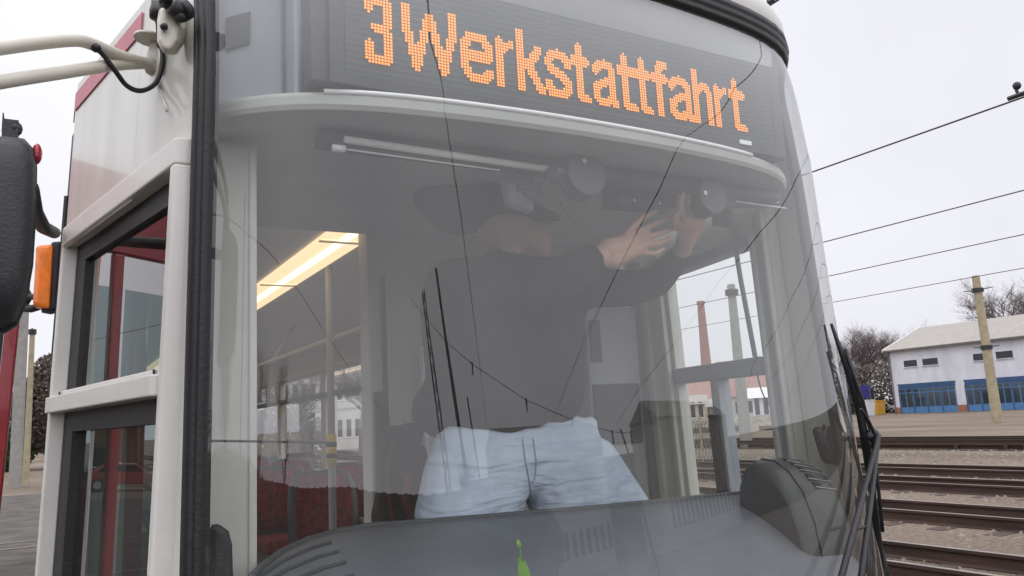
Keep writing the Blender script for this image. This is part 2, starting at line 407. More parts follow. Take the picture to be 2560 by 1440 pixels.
# ================================================================= OVERHEAD WIRES
def wire_line(pts, r=.012): 
    out = []
    for i in range(len(pts)-1):
        a, b = V(pts[i]), V(pts[i+1]); n = 6
        for k in range(n): out.append(a.lerp(b, k/n))
    out.append(V(pts[-1])); return out
wspecs = [(0.05, 'contact wire running directly above the tram roof', 14), (4.88, 'contact wire reflected as the bold line across the windscreen', 14),
          (10.0, 'highest overhead wire right of the windscreen', 0), (15.2, 'second overhead wire down right of the windscreen', 0),
          (19.8, 'third overhead wire down right of the windscreen', 0), (25.5, 'lowest overhead wire right of the windscreen, above the roof', 0)]
wtail = {0.05: [(.39,-2.74),(1.18,-6.48),(2.3,-9.57),(4.66,-16.5),(9.4,-30.7),(15,-48)],
         4.88: [(4.5,-1.5),(6.1,-4.8),(7.09,-7.07),(8.3,-10.5),(11.2,-18.4),(18.3,-36.3),(26,-56)],
         10.0: [(11.,-.6),(12.,-6.5),(13.5,-10.3),(16.7,-16.5),(22,-27.8),(30.8,-44.5)],
         15.2: [(16.2,0),(19.4,-8),(28,-19),(40.6,-30)], 19.8: [(21,0),(25,-9),(36,-22),(52,-34)], 25.5: [(27,0),(32,-10),(46,-24),(64,-36)]}
wspecs.append((-11.6, 'overhead wire left of the tram, reflected as an arc over the grey pillar', 0))
wtail[-11.6] = [(-11.3,0),(-10.78,-4.4),(-8.47,-11),(-6.28,-17.5),(-3.87,-24.4),(0,-36)]
for x0, lb, _ in wspecs:
    pts = [(x0,75,5.6),(x0,1.5 if x0 < 1 and x0 > -1 else 3.6,5.6)] + [(a,b,5.5) for a,b in wtail[x0]]
    if x0 < -5: pts = [(x0-3,40,5.6)] + pts[1:]
    mb = MB(); mb.tube(wire_line(pts), .011 if x0 < 6 else .013, 6)
    tag(mb.build('overhead_wire', M['wire']), lb, 'overhead wire', 'overhead wires')
# fittings on the wires
def fitting(c, label, s=1.):
    mb = MB(); c = V(c)
    mb.tube([c+V((0,-.12*s,0)), c+V((0,.12*s,0))], .03*s, 8); mb.tube([c, c+V((0,.02,.10*s))], .02*s, 8); mb.ell(c+V((0,0,.12*s)), (.05*s,.05*s,.05*s), 8, 6)
    tag(mb.build('wire_clamp', M['darkmetal']), label, 'wire clamp')
fitting(PZ(2546, 238, 5.62), 'dark clamp on the highest wire at the right edge', 1.1)
fitting(PZ(1922, 6, 5.62), 'dark clamp on the wire above the roof corner', .55)
# span wire with insulators behind the photographer (seen reflected)
mb = MB(); spn = [V(p) for p in ((2.2,-24.5,7.9),(5.11,-24.33,6.46),(6.62,-23.95,5.77),(9.59,-22.93,4.51),(11.92,-21.85,3.75),(13.89,-20.7,3.24),(14.82,-20.08,3.14),(17.8,-18,3.6))]; mb.tube(spn, .012, 6)
sp = tag(mb.build('span_wire', M['wire']), 'thin span wire with hanging insulators, reflected low in the windscreen', 'span wire')
for p in spn[2:7]:
    q = MB(); q.tube([p+V((0,0,.06)), p-V((0,0,.34))], .045, 8); q.build('insulator', M['darkmetal'], sp)

# ================================================================= POLES
def pole(base, h, r1, r2, mname, label, lean=(0,0), arms=(), name='catenary_pole', group=None):
    base = V(base); e = empty(name, base, label, 'pole', group)
    top = base + V((lean[0], lean[1], h)); n = 8
    mb = MB(); mb.tube([base.lerp(top, i/n) for i in range(n+1)], 0, 14, True, [r1+(r2-r1)*i/n for i in range(n+1)]); mb.build('post', M[mname], e, smooth=False)
    for (z, L) in arms:
        c = base.lerp(top, z/h); q = MB()
        q.tube([c+V((0,-L,.05)), c+V((0,0,0)), c+V((0,L,.05))], .03, 6); q.tube([c+V((0,0,-.12)), c+V((0,0,.12))], r1*1.12, 12)
        q.build('clamp_arm', M['darkmetal'], e)
    return e
pole((48.3,26.4,0), 9.0, .30, .22, 'conc', 'tapered tan concrete pole standing before the white depot', (.25,.18), ((8.1,.9),(4.55,.8)))
pole((24.7,23.8,0), 7.05, .26, .17, 'concg', 'grey concrete pole beside the brick chimney, seen through the cab', (0,0), ((6.7,.0),))
pole((-1.86,42,0), 7.0, .15, .11, 'conc', 'slim far pole with crossarm left of the tram', (0,0), ((6.9,.9),))
pole((-2.16,38,0), 8.6, .24, .21, 'concg', 'thick grey post between red door and slim pole', (0,0), ())
# masts behind the photographer, mirrored in the windscreen
def mast(x, y, h, r, label, lattice=False, lean=(0,0)):
    e = empty('yard_mast', (x,y,0), label, 'mast'); mb = MB()
    if not lattice: mb.tube([(x,y,0),(x,y,h*.5),(x,y,h)], 0, 10, True, [r,r*.85,r*.6])
    else:
        for dx in (-r,r):
            for dy in (-r,r): mb.tube([(x+dx,y+dy,0),(x+dx*.5,y+dy*.5,h)], .035, 6)
        for k in range(14):
            z = h*k/14; s = 1-.5*k/14; s2 = 1-.5*(k+1)/14; z2 = h*(k+1)/14
            mb.tube([(x-r*s,y-r*s,z),(x+r*s2,y-r*s2,z2)], .022, 4); mb.tube([(x+r*s,y+r*s,z),(x-r*s2,y+r*s2,z2)], .022, 4)
    mb.v = [V((p.x+lean[0]*p.z/h, p.y+lean[1]*p.z/h, p.z)) for p in mb.v]
    mb.build('post', M['darkmetal'], e); return e
mast(5.6,-21.1,8.0,.12,'plain dark mast reflected boldest in the windscreen',lean=(-1.75,-.4))
mast(7.0,-33.2,10.4,.24,'lattice mast reflected just left of the plain dark mast', True,lean=(-2.3,-.3))
mast(8.6,-28.7,5.4,.08,'short slim mast reflected right of the plain dark mast',lean=(-1.1,-.2))
mast(18.6,-23.6,3.6,.10,'slim low mast reflected over the right edge of the jeans',lean=(-1.4,-.9))
mast(-16,-6,8,.14,'dark mast reflected at the left edge of the windscreen')

# ================================================================= TREES
def make_tree(seed, h, spread, dens=1., leafy=0, mname='branch'):
    rr = random.Random(seed); tr = MB(); cr = MB()
    def twig(mb, a, b, ra, rb, n):
        mb.tube([a,b], 0, n, False, [ra,rb])
    def grow(p, d, L, r_, lv):
        segs = 3; a = p
        for i in range(segs):
            d = (d + V((rr.uniform(-1,1),rr.uniform(-1,1),rr.uniform(-.3,.6)))*.16).normalized()
            b = a + d*L/segs; q = r_*(1-.22*(i+1)/segs*1.4)
            twig(tr if lv == 0 else cr, a, b, r_*(1-.3*i/segs), q, 6 if lv < 2 else 3)
            if lv < 5 and (lv > 0 or i >= 1):
                for k in range(2 if lv < 4 else 3):
                    if rr.random() < dens:
                        ax = V((rr.uniform(-1,1),rr.uniform(-1,1),rr.uniform(-.2,.5))).normalized()
                        nd = (d*.75 + ax*spread).normalized()
                        if lv < 4 or rr.random() < .8: grow(b, nd, L*rr.uniform(.55,.75), q*.6, lv+1)
            a = b
    grow(V((0,0,0)), V((0,0,1)), h*.36, h*.022, 0)
    return tr, cr
def put_tree(loc, seed, h, spread, label, dens=1., mname='branch'):
    tr, cr = make_tree(seed, h, spread, dens)
    e = empty('bare_tree', loc, label, 'tree', 'bare winter trees')
    for mb, nm, mt in ((tr,'trunk','bark'),(cr,'crown',mname)):
        mb.v = [q+V(loc) for q in mb.v]; o = mb.build(nm, M[mt], e, fix=False)
    return e
def at(px, dist):  # ground point along the pixel column px at horizontal distance dist
    d = ray(px, 1000); h = math.hypot(d.x, d.y); return V((CAM.x+d.x/h*dist, CAM.y+d.y/h*dist, 0))
T1 = put_tree(at(2165,122), 3, 15.5, .75, 'wide bare tree between the wiper and the white depot', .9)
T2 = put_tree(at(2128,128), 5, 16, .75, 'bare tree rising closest beside the wiper tip', .9)
T3 = put_tree(at(2235,135), 9, 15.5, .75, 'bare tree crown just above the depot left roof corner', .9)
def tcopy(src, loc, label, s=1., rz=0.):
    c = copy_tree(src); c.location = loc; c.scale = (s,s,s); c.rotation_euler.z = rz; c['label'] = label; return c
tcopy(T2, at(2625,128), 'tall bare tree behind the depot roof at the right edge', 1.4, 1.)
tcopy(T1, at(2345,150), 'small bare treetop peeping over the depot ridge', 1.12, 2.)
tcopy(T3, at(2292,150), 'low bare treetop over the sloping depot verge', 1.02, .6)
for i, (px, dd, s) in enumerate(((1712,150,.62),(1760,158,.66),(1815,150,.6),(1870,156,.62),(1925,150,.66))):
    tcopy((T1,T2,T3)[i%3], at(px,dd), ('far bare tree left of the brick chimney','far bare tree right at the brick chimney','far bare tree between chimney and grey pole','far bare tree right of the grey pole','far bare tree by the right window post')[i], s*1.25, i*1.3)
def leafmass(name, c, r, n, mname, label, cat, seed=1, ls=.18):
    rr = random.Random(seed); e = empty(name, (c[0],c[1],0), label, cat); mb = MB()
    for i in range(n):
        while True:
            q = V((rr.uniform(-1,1),rr.uniform(-1,1),rr.uniform(-1,1)))
            if q.length < 1 and q.length > .35 + .2*math.sin(q.x*7+q.z*5): break
        p = V((c[0]+q.x*r[0], c[1]+q.y*r[1], c[2]+q.z*r[2]))
        if p.z < 0: p.z = rr.uniform(0,.5)
        a = V((rr.uniform(-1,1),rr.uniform(-1,1),rr.uniform(-1,1))).normalized(); b = a.orthogonal().normalized(); s = ls*rr.uniform(.5,1.3)
        mb.add([p-a*s, p+b*s*.6, p+a*s, p-b*s*.6], [(0,1,2,3)])
    mb.build('foliage', M[mname], e, fix=False)
    q = MB(); q.tube([(c[0],c[1],0),(c[0],c[1],c[2]*1.1)], max(.08,r[0]*.06), 8); q.build('trunk', M['bark'], e)
    return e
p = at(2180,118); leafmass('ivy_thicket', (p.x,p.y,3.0), (5.5,5.5,3.7), 5000, 'ivy', 'dark brown ivy thicket left of the white depot', 'thicket', 2, .25)
leafmass('ivy_tree', (-1.1,62,4.4), (1.5,3,3.4), 9000, 'ivy', 'dark ivy covered tree left beyond the slim pole', 'tree', 4, .13)
leafmass('ivy_hedge', (-3.4,64,2.6), (2.2,3,2.8), 8000, 'hedge', 'dark green hedge behind the thick grey post', 'hedge', 6, .13)

# ================================================================= WHITE DEPOT
dep = empty('tram_depot', (84.5, 58.5, 0), 'white tram depot with blue glazed doors and grey roof', 'building')
X0, YL, YR = 84.5, 58.3, 18.
EZ = 7.3
mb = MB(); mb.box((X0, YR, 0), (X0+15, YL, EZ)); mb.build('wall', M['wallw'], dep)
mb = MB()
mb.hexa([(X0-.35,YR-.3,EZ-.06),(X0+7.5,YR-.3,EZ+2.75),(X0+7.5,YL+.35,EZ+2.75),(X0-.35,YL+.35,EZ-.06),
         (X0-.35,YR-.3,EZ+.1),(X0+7.5,YR-.3,EZ+2.95),(X0+7.5,YL+.35,EZ+2.95),(X0-.35,YL+.35,EZ+.1)])
mb.hexa([(X0+7.5,YR-.3,EZ+2.75),(X0+15.35,YR-.3,EZ-.06),(X0+15.35,YL+.35,EZ-.06),(X0+7.5,YL+.35,EZ+2.75),
         (X0+7.5,YR-.3,EZ+2.95),(X0+15.35,YR-.3,EZ+.1),(X0+15.35,YL+.35,EZ+.1),(X0+7.5,YL+.35,EZ+2.95)])
rf = mb.build('roof', M['roofg'], dep)
mb = MB()
mb.prism([(X0,YL,EZ),(X0+15,YL,EZ),(X0+7.5,YL,EZ+2.7)], (0,-.3,0)); mb.build('gable', M['wallw'], dep)
mb = MB(); mb.hexa([(X0-.4,YL+.36,EZ-.12),(X0+7.5,YL+.36,EZ+2.7),(X0+7.5,YL+.5,EZ+2.7),(X0-.4,YL+.5,EZ-.12),(X0-.4,YL+.36,EZ+.2),(X0+7.5,YL+.36,EZ+3.05),(X0+7.5,YL+.5,EZ+3.05),(X0-.4,YL+.5,EZ+.2)])
mb.build('verge', M['verge'], rf)
mb = MB(); mb.box((X0-.52,YR-.3,EZ-.12),(X0-.36,YL+.35,EZ+.06)); mb.tube([(X0-.08,YL-.15,EZ-.1),(X0-.08,YL-.15,0)], .07, 8); mb.build('gutter', M['gutter'], dep)
# brick plinth pieces
for a_, b_ in ((57.4,58.32),(49.55,50.75)): mb = MB(); mb.box((X0-.05,a_,0),(X0-.004,b_,.75)); mb.build('plinth', M['brick'], dep)
# little windows
for (a, b) in ((56.4,54.8),(54.1,52.3),(48.3,46.4),(45.9,44.2),(38.5,36.6),(36.,34.2)):
    q = MB(); q.box((X0-.02,b,5.3),(X0-.003,a,6.03)); wd = q.build('window', M['winblk'], dep)
    q = MB(); q.box((X0-.12,b-.08,5.22),(X0-.02,a+.08,5.3)); q.build('window_sill', M['wallw'], wd)
# blue doors: bay = frame, leaves with panes
def bay(ya, yb, n):
    q = MB(); q.box((X0-.10,yb,2.85),(X0-.003,ya,3.3)); q.box((X0-.08,yb-.1,3.3),(X0-.003,ya+.1,3.38)); fr_ = q.build('door_header', M['doord'], dep)
    wdt = (ya-yb)/n
    for k in range(n):
        y1 = ya-k*wdt; y0_ = y1-wdt
        q = MB(); q.box((X0-.06,y0_+.03,0.02),(X0-.004,y1-.03,2.85)); d = q.build('door', M['doorb'], dep)
        g = MB()
        for (a, b) in ((.08,.46),(.54,.92)):
            g.box((X0-.075,y1-wdt*b,.75),(X0-.062,y1-wdt*a,2.3)); g.box((X0-.075,y1-wdt*b,2.4),(X0-.062,y1-wdt*a,2.75))
        g.build('pane', M['doorg'], d)
        g = MB(); g.box((X0-.09,y1-.05,.02),(X0-.062,y1+.05,2.85)); g.build('stile', M['doord'], d)
bay(57.45, 50.7, 4); bay(49.6, 41.6, 5); bay(40.5, 33.6, 4); bay(32.4, 25.5, 4)
# small items by the depot
def boxthing(name, a, b, m_, label, cat, lid=None):
    e = empty(name, ((a[0]+b[0])/2, (a[1]+b[1])/2, a[2]), label, cat)
    q = MB(); sx = (b[0]-a[0])*.08; sy = (b[1]-a[1])*.08
    q.hexa([(a[0]+sx,a[1]+sy,a[2]),(b[0]-sx,a[1]+sy,a[2]),(b[0]-sx,b[1]-sy,a[2]),(a[0]+sx,b[1]-sy,a[2]),(a[0],a[1],b[2]),(b[0],a[1],b[2]),(b[0],b[1],b[2]),(a[0],b[1],b[2])])
    q.build('body', M[m_], e, bevel=.03)
    q = MB(); q.box((a[0]-.06,a[1]-.06,b[2]),(b[0]+.06,b[1]+.06,b[2]+.1)); q.build('rim', M[lid or m_], e)
    return e
p = at(2189,104); boxthing('yellow_skip', (p.x-.8,p.y-.7,0), (p.x+.8,p.y+.7,1.6), 'skipy', 'yellow orange container between thicket and depot corner', 'container', 'skipy')
p = at(2163,100); boxthing('white_bin', (p.x-.7,p.y-.7,0), (p.x+.7,p.y+.7,1.7), 'carwht', 'pale grey bin left of the yellow container', 'bin', 'verge')
p = at(2157,104); e = empty('blue_board', p, 'dark blue board on posts above the pale bin', 'board')
q = MB(); q.box((p.x-.05,p.y-1.2,2.),(p.x+.05,p.y+1.1,3.5)); q.build('panel', M['signb'], e, bevel=.02)
for y_ in (-1.1,1.): q = MB(); q.tube([(p.x,p.y+y_,0),(p.x,p.y+y_,3.5)],.06,8); q.build('board_post', M['fence'], e)

def make_car(loc, mname, label, rz):
    loc = V(loc); e = empty('parked_car', loc, label, 'car')
    Lh, Wd = 2.1, .86
    prof = [(-Lh,.35),(-Lh,.75),(-1.95,.88),(-1.0,.95),(-.45,1.38),(.9,1.42),(1.6,.98),(2.0,.9),(Lh,.7),(Lh,.35)]
    q = MB(); q.prism([loc+V((x,-Wd,z)) for x,z in prof], (0,2*Wd,0)); q.build('body', M[mname], e, bevel=.08)
    for s in (-1,1):
        q = MB(); q.prism([loc+V((x,s*(Wd+.004),z)) for x,z in ((-.85,.97),(-.4,1.3),(.85,1.34),(1.35,.99))], (0,s*.01,0)); q.build('side_window', M['winblk'], e)
        for x in (-1.35,1.3):
            q = MB(); q.tube([loc+V((x,s*.66,.32)), loc+V((x,s*.9,.32))], .32, 20); w_ = q.build('wheel', M['tyre'], e)
            q = MB(); q.tube([loc+V((x,s*.9,.32)), loc+V((x,s*.91,.32))], .19, 16); q.build('rim', M['steel'], w_)
    q = MB(); q.prism([loc+V((-.98,y_,.97)) if False else loc+V((x_,y_,z_)) for x_,y_,z_ in ((-1.0,-.7,.965),(-.49,-.64,1.36),(-.49,.64,1.36),(-1.0,.7,.965))], (-.012,0,.008)); q.build('windscreen', M['winblk'], e)
    for y_ in (-.62,.62):
        q = MB(); q.box(tuple(loc+V((-Lh-.02,y_-.15,.62))), tuple(loc+V((-Lh+.03,y_+.15,.76)))); q.build('headlight', M['trim'], e)
    e.rotation_euler.z = rz; return e
make_car(at(2219,116), 'carwht', 'white car half hidden behind the depot left corner', 1.4)
make_car((-22.5,40.0,0), 'carred', 'red estate car parked left, mirrored in the cab side window', .4)
# brown building and bush left of the tram (mirrored in the side window)
def house(name, a, b, h, rh, wallm, roofm, label, axis='x', wins=(0,0), face='-x', wz=(1.,2.4), cat='building', flat=False):
    e = empty(name, (a[0],a[1],0), label, cat)
    q = MB(); q.box((a[0],a[1],0),(b[0],b[1],h)); wl = q.build('wall', M[wallm], e)
    q = MB(); o = .35
    if flat: q.box((a[0]-o,a[1]-o,h),(b[0]+o,b[1]+o,h+.3))
    elif axis == 'x':
        ym = (a[1]+b[1])/2
        q.prism([(a[0]-o,a[1]-o,h),(a[0]-o,b[1]+o,h),(a[0]-o,ym,h+rh)], (b[0]-a[0]+2*o,0,0))
    else:
        xm = (a[0]+b[0])/2
        q.prism([(a[0]-o,a[1]-o,h),(b[0]+o,a[1]-o,h),(xm,a[1]-o,h+rh)], (0,b[1]-a[1]+2*o,0))
    q.build('roof', M[roofm], e)
    nx, nz_ = wins
    for i in range(nx):
        for j in range(nz_):
            zz0 = wz[0] + j*3.0; zz1 = wz[1] + j*3.0
            q = MB()
            if face in ('-x','+x'):
                L = b[1]-a[1]; yc = a[1]+L*(i+.5)/nx; ww = L/nx*.26; xs = a[0]-.03 if face == '-x' else b[0]
                q.box((xs,yc-ww,zz0),(xs+.03,yc+ww,zz1)); fb = ((xs-.03,yc-ww-.06,zz0-.1),(xs+.06,yc+ww+.06,zz0))
            else:
                L = b[0]-a[0]; xc = a[0]+L*(i+.5)/nx; ww = L/nx*.26; ys = a[1]-.03 if face == '-y' else b[1]
                q.box((xc-ww,ys,zz0),(xc+ww,ys+.03,zz1)); fb = ((xc-ww-.06,ys-.03,zz0-.1),(xc+ww+.06,ys+.06,zz0))
            wn = q.build('window', M['winblk'], e)
            q = MB(); q.box(*fb); q.build('window_sill', M['verge'], wn)
    return e
house('brick_shed', (-64,60,0), (-26,72,0), 6.2, 1.2, 'wallbr', 'roofg', 'brown brick shed left of the yard, mirrored in the cab side window', 'x', (5,1), '-y')
leafmass('green_bush', (-19.5,43,1.4), (2.2,2.2,1.7), 2200, 'hedge', 'green bush behind the red car', 'bush', 12, .16)
# houses seen through the cab's right window
def hs_px(pxa, pxb, d, h, rh, wallm, roofm, name, label, wins, depth=9, flat=False):
    A_, B_ = at(pxa, d), at(pxb, d); c = (A_+B_)/2
    L = (B_-A_).length; e = house(name, (-L/2,0,0), (L/2,depth,0), h, rh, wallm, roofm, label, 'y' if False else 'x', wins, '-y', flat=flat)
    e.location = c; 
    for ch in [o for o in bpy.data.objects if o.parent == e]:
        for v in ch.data.vertices: v.co += V((-L/2,0,0))*1.0
    d_ = (B_-A_); e.rotation_euler.z = math.atan2(d_.y, d_.x); return e
def hs2(pxa, pxb, d, h, rh, wallm, roofm, name, label, wins, depth=9, flat=False):
    A_, B_ = at(pxa, d), at(pxb, d); L = (B_-A_).length
    e = house(name, (0,0,0), (L,depth,0), h, rh, wallm, roofm, label, 'x', wins, '-y', flat=flat)
    e.location = A_; e.rotation_euler.z = math.atan2((B_-A_).y, (B_-A_).x)
    # ridge along the length of the house
    for ch in [o for o in bpy.data.objects if o.parent == e and o.name.startswith('roof')]:
        me = ch.data; o_ = .35
        if not flat:
            co = [(-o_,-o_,h),(-o_,depth+o_,h),(-o_,depth/2,h+rh),(L+o_,-o_,h),(L+o_,depth+o_,h),(L+o_,depth/2,h+rh)]
            for v, c in zip(me.vertices, co): v.co = c
    return e
hs2(1640,1790,96,2.6,4.0,'wallo','tile','garden_house','low red tiled house left of the grey pole, through the cab','a' and (5,1),8)
hs2(1800,1985,102,3.0,4.6,'wallp','tile','garden_house','wide red tiled house right of the grey pole, through the cab',(6,1),8)
hs2(1700,1760,78,2.2,.9,'wallp','roofg','yard_shed','small white shed left of the window mullion',(3,1),4)
hs2(1880,1925,70,2.4,.9,'carwht','verge','site_cabin','small white cabin at the right window post',(2,1),4)
hs2(1770,1815,84,1.9,.8,'fence','roofg','yard_shed','grey shed just right of the window mullion',(1,1),4)
hs2(520,1010,68,8.2,2.5,'wallp','roofg','apartment_house','long pale apartment house seen through the saloon windows',(22,2),10)
tcopy(T2, at(760,55), 'bare tree before the apartment house, seen through the saloon', .5, 1.); tcopy(T3, at(900,52), 'bare tree beside the partition post, seen through the saloon', .55, 2.)
leafmass('garden_bush', tuple(at(690,48))[:2]+(1.5,), (3,3,1.6), 2500, 'ivy', 'dark bush seen through the left saloon window', 'bush', 31, .2)
# embankment of rubble before the houses
mb = MB(); rr = random.Random(5)
A_, B_ = at(1600,66), at(2010,62)
n = 46
rows = []
for j in range(6):
    rows.append([A_.lerp(B_, i/n) + (B_-A_).normalized().orthogonal()*0 + V((-(B_-A_).normalized().y,(B_-A_).normalized().x,0))*(j*1.3) + V((0,0,max(0,(.9*math.sin(math.pi*j/5)+rr.uniform(-.18,.22))) if 0<j<5 else 0)) for i in range(n+1)])
mb.loft(rows, False)
tag(mb.build('earth_bank', mat('rubble_earth', (.20,.17,.13), .95, var=.45, scale=2., bump=.6)), kind='structure')
mb = MB()
for i in range(30):
    c = A_.lerp(B_, rr.random()) + V((-1.0,-.8,0))*rr.uniform(.5,2.); s = rr.uniform(.1,.35)
    mb.box((c.x-s,c.y-s*1.6,0),(c.x+s,c.y+s*1.6,s*1.2))
tag(mb.build('rubble', M['sleeper'], bevel=.05), 'heap of dark rubble and timber before the earth bank', 'rubble', kind='stuff')
# wire-mesh fence seen low through the cab window
A_, B_ = at(1690,26), at(1812,24.5); e = empty('mesh_fence', A_, 'sagging wire mesh fence behind the window mullion', 'fence')
q = MB(); n = 15; d_ = (B_-A_)/n
for i in range(n):
    for k in range(4):
        z0_ = .1+.32*k; a = A_+d_*i; b = a+d_
        q.tube([a+V((0,0,z0_)), b+V((0,0,z0_+.32))], .014, 4); q.tube([b+V((0,0,z0_)), a+V((0,0,z0_+.32))], .014, 4)
q.build('mesh', M['fence'], e)
for i in (0,7,15):
    a = A_+d_*i; q = MB(); q.tube([a,a+V((0,0,1.55))], .035, 8); q.build('fence_post', M['conc'], e)
# far chimney
c = V((143.0,150,0)); e = empty('factory_chimney', c, 'tall red brick chimney seen through the cab window', 'chimney')
q = MB(); q.tube([c,c+V((0,0,14)),c+V((0,0,28.2))], 0, 20, True, [1.7,1.25,.88]); q.build('shaft', M['chim'], e)
q = MB(); q.tube([c+V((0,0,28.2)),c+V((0,0,29.0))], 1.02, 20); q.build('crown_ring', M['chim'], e)

# ---- things behind the photographer, seen only as reflections
specs = [((40,-128),(74,-116),9.5,'wallp','long pale building reflected low over the dashboard',(14,1)),
         ((80,-108),(112,-94),10.5,'wallp','pale building with tall windows reflected over the dashboard right half',(16,1)),
         ]
for i, (a, b, h, wm, lb, wn) in enumerate(specs):
    house('town_house', (a[0],a[1],0), (b[0],b[1],0), h, 3, wm, 'roofg', lb, 'x', wn, '+y')
leafmass('conifer', (40,-108,2.0), (13,6,2.3), 9000, 'ivy', 'dark tree mass reflected at the dashboard centre', 'tree', 21, .35)
tcopy(T1, V((24,-96,0)), 'bare tree reflected above the dashboard centre', .6, .4)
for i, (x, y, s) in enumerate(((-46,-30,1.0),(-50,-12,1.05),(-44,0,.95),(-38,-42,1.))):
    tcopy((T1,T2,T3,T1)[i], V((x,y,0)), ('bare tree reflected lowest at the left glass edge','bare tree reflected at the middle of the left glass edge','bare tree reflected outermost on the left glass edge','bare tree reflected over the grey cab pillar')[i], s, i)
leafmass('conifer', (-44,-18,2.2), (5,22,2.6), 9000, 'ivy', 'long dark hedge reflected along the left glass edge', 'hedge', 23, .3)

rr = random.Random(77); mb = MB()
def wh(az):
    k = 1 if az < 14 else .25
    return 6.1+1.7*max(0,min(1,(8-az)/20))+k*(.06*math.sin(az*.23)+.05*math.sin(az*2.3)+.03*math.sin(az*5.7+2))
rows = [[],[],[]]
for i in range(620):
    az = -90+i*.284; kd = 1.0 if az < 14 else 1.5
    for k, (d_, hk) in enumerate(((104,0),(106,.85),(112,0))): rows[k].append(V((math.sin(R(az))*d_*kd, -math.cos(R(az))*d_*kd, wh(az)*hk*kd)))
mb.loft(rows, False)
tag(mb.build('far_wood', M['ivy'], fix=False), 'dark far wood behind the photographer, reflected low in the windscreen', 'wood', kind='stuff')

# ================================================================= THE TRAM
tram = empty('tram', (0,0,0), 'cream and red low floor tram with amber destination display', 'tram')
def hw(z):
    t = min(1, max(0, (z-2.45)/.35)); return .96-.02*(z-1.8)+.05*t*t*(3-2*t)
def y0(z):
    d = z-1.2; t = min(.96,max(0,(z-2.4)/.4)); q = max(0,1.62-z); return .07*d-.0192*d*d+.085*t**1.6-.02-.10*q*q
NS = 400
_u = [i/NS for i in range(NS+1)]
def plan(u, z):  # front curve of the body at height z
    a = abs(u); return V((math.copysign(a, u)*(hw(z) if u > 0 else .96-.02*(z-1.8)), .10*a*a+.22*a**8+y0(z), z))
_s = [0.]
for i in range(NS):
    p, q = plan(_u[i],2.), plan(_u[i+1],2.); _s.append(_s[-1]+(q-p).length)
def u_of(s):
    a = abs(s)
    if a >= _s[-1]: return math.copysign(1+(a-_s[-1])*.42, s)
    lo, hi = 0, NS
    while hi-lo > 1:
        m_ = (lo+hi)//2
        if _s[m_] <= a: lo = m_
        else: hi = m_
    f = (a-_s[lo])/(_s[hi]-_s[lo]); return math.copysign((lo+f)/NS, s)
def S(s, z, off=0.):
    u = u_of(s)
    p = plan(u, z); q = plan(u+.001, z)-plan(u-.001, z); t = V((q.x,q.y,0)).normalized(); n = V((t.y,-t.x,0))
    return p+n*off
SW = [s for s, u in zip(_s, _u) if u <= .935][-1]      # glass half width along the curve
SR = SW+.075      # the pane wraps a little further round the right corner
ZB, ZT = 1.14, 2.785
SL = SW-.030
def rrect(off, nc=8):  # rounded rectangle loop in (s,z); narrower rubber down the sides than over the top
    rb, rt_ = .24, .10; pts = []; ox = off*.52 if off > 0 else off
    def arc(cs, cz, r_, a0, a1, oz):
        for i in range(nc+1):
            a = a0+(a1-a0)*i/nc; pts.append((cs+(r_+ox)*math.cos(a), cz+(r_+oz)*math.sin(a)))
    def line(n, p, q):
        for i in range(1,n): pts.append((p[0]+(q[0]-p[0])*i/n, p[1]+(q[1]-p[1])*i/n))
    arc(SR-rt_, ZT-rt_, rt_, 0, math.pi/2, off)
    line(24, (SR-rt_, ZT+off), (-SL+rt_, ZT+off))
    arc(-SL+rt_, ZT-rt_, rt_, math.pi/2, math.pi, off)
    line(16, (-SL-ox, ZT-rt_), (-SL-ox, ZB+rb))
    arc(-SL+rb, ZB+rb, rb, math.pi, 1.5*math.pi, off)
    line(24, (-SL+rb, ZB-off), (SR-rb, ZB-off))
    arc(SR-rb, ZB+rb, rb, 1.5*math.pi, 2*math.pi, off)
    line(16, (SR+ox, ZB+rb), (SR+ox, ZT-rt_))
    return pts
# glass
mb = MB(); NX, NZ = 64, 40
for j in range(NZ+1):
    for i in range(NX+1):
        z = ZB-.01+(ZT-ZB+.02)*j/NZ; s = -SL-.01+(SL+SR+.02)*i/NX
        # pull corners in under the rounded gasket
        dz = (ZB+.24)-z
        dt_ = z-(ZT-.10)
        if dt_ > 0: l2 = -.10+math.sqrt(max(0,.112**2-dt_*dt_)); s = max(-l2-SL, min(SR+l2, s))
        if dz > 0: lim = -.24+math.sqrt(max(0,.25**2-dz*dz)); s = max(-lim-SL, min(SR+lim, s))
        mb.v.append(S(s, z))
for j in range(NZ):
    for i in range(NX):
        a = j*(NX+1)+i; mb.f.append((a,a+1,a+NX+2,a+NX+1))
mb.build('windscreen', M['glass_f'], tram, smooth=True)
# rubber gasket with ridges
prof = [(-.004,-.012),(0,.004),(.006,.012),(.017,.016),(.021,.010),(.026,.016),(.040,.020),(.046,.012),(.051,.019),(.068,.017),(.072,-.01)]
prof = prof if True else [(-.004,-.012),(0,.004),(.006,.010),(.018,.013),(.022,.009),(.026,.013),(.042,.016),(.047,.011)]
rings = [[S(s, z, h) for s, z in rrect(o)] for o, h in prof]
mb = MB(); mb.loft(rings, True); mb.build('windscreen_gasket', M['rubber'], tram, smooth=True)

# side surfaces
def base(y): return .955+(y-.33)*.2143 if y <= 1.1 else 1.12
def side(y, z, sg, off=0.): return V((sg*(base(y)-.035*(z-1.8)+off), y, z))
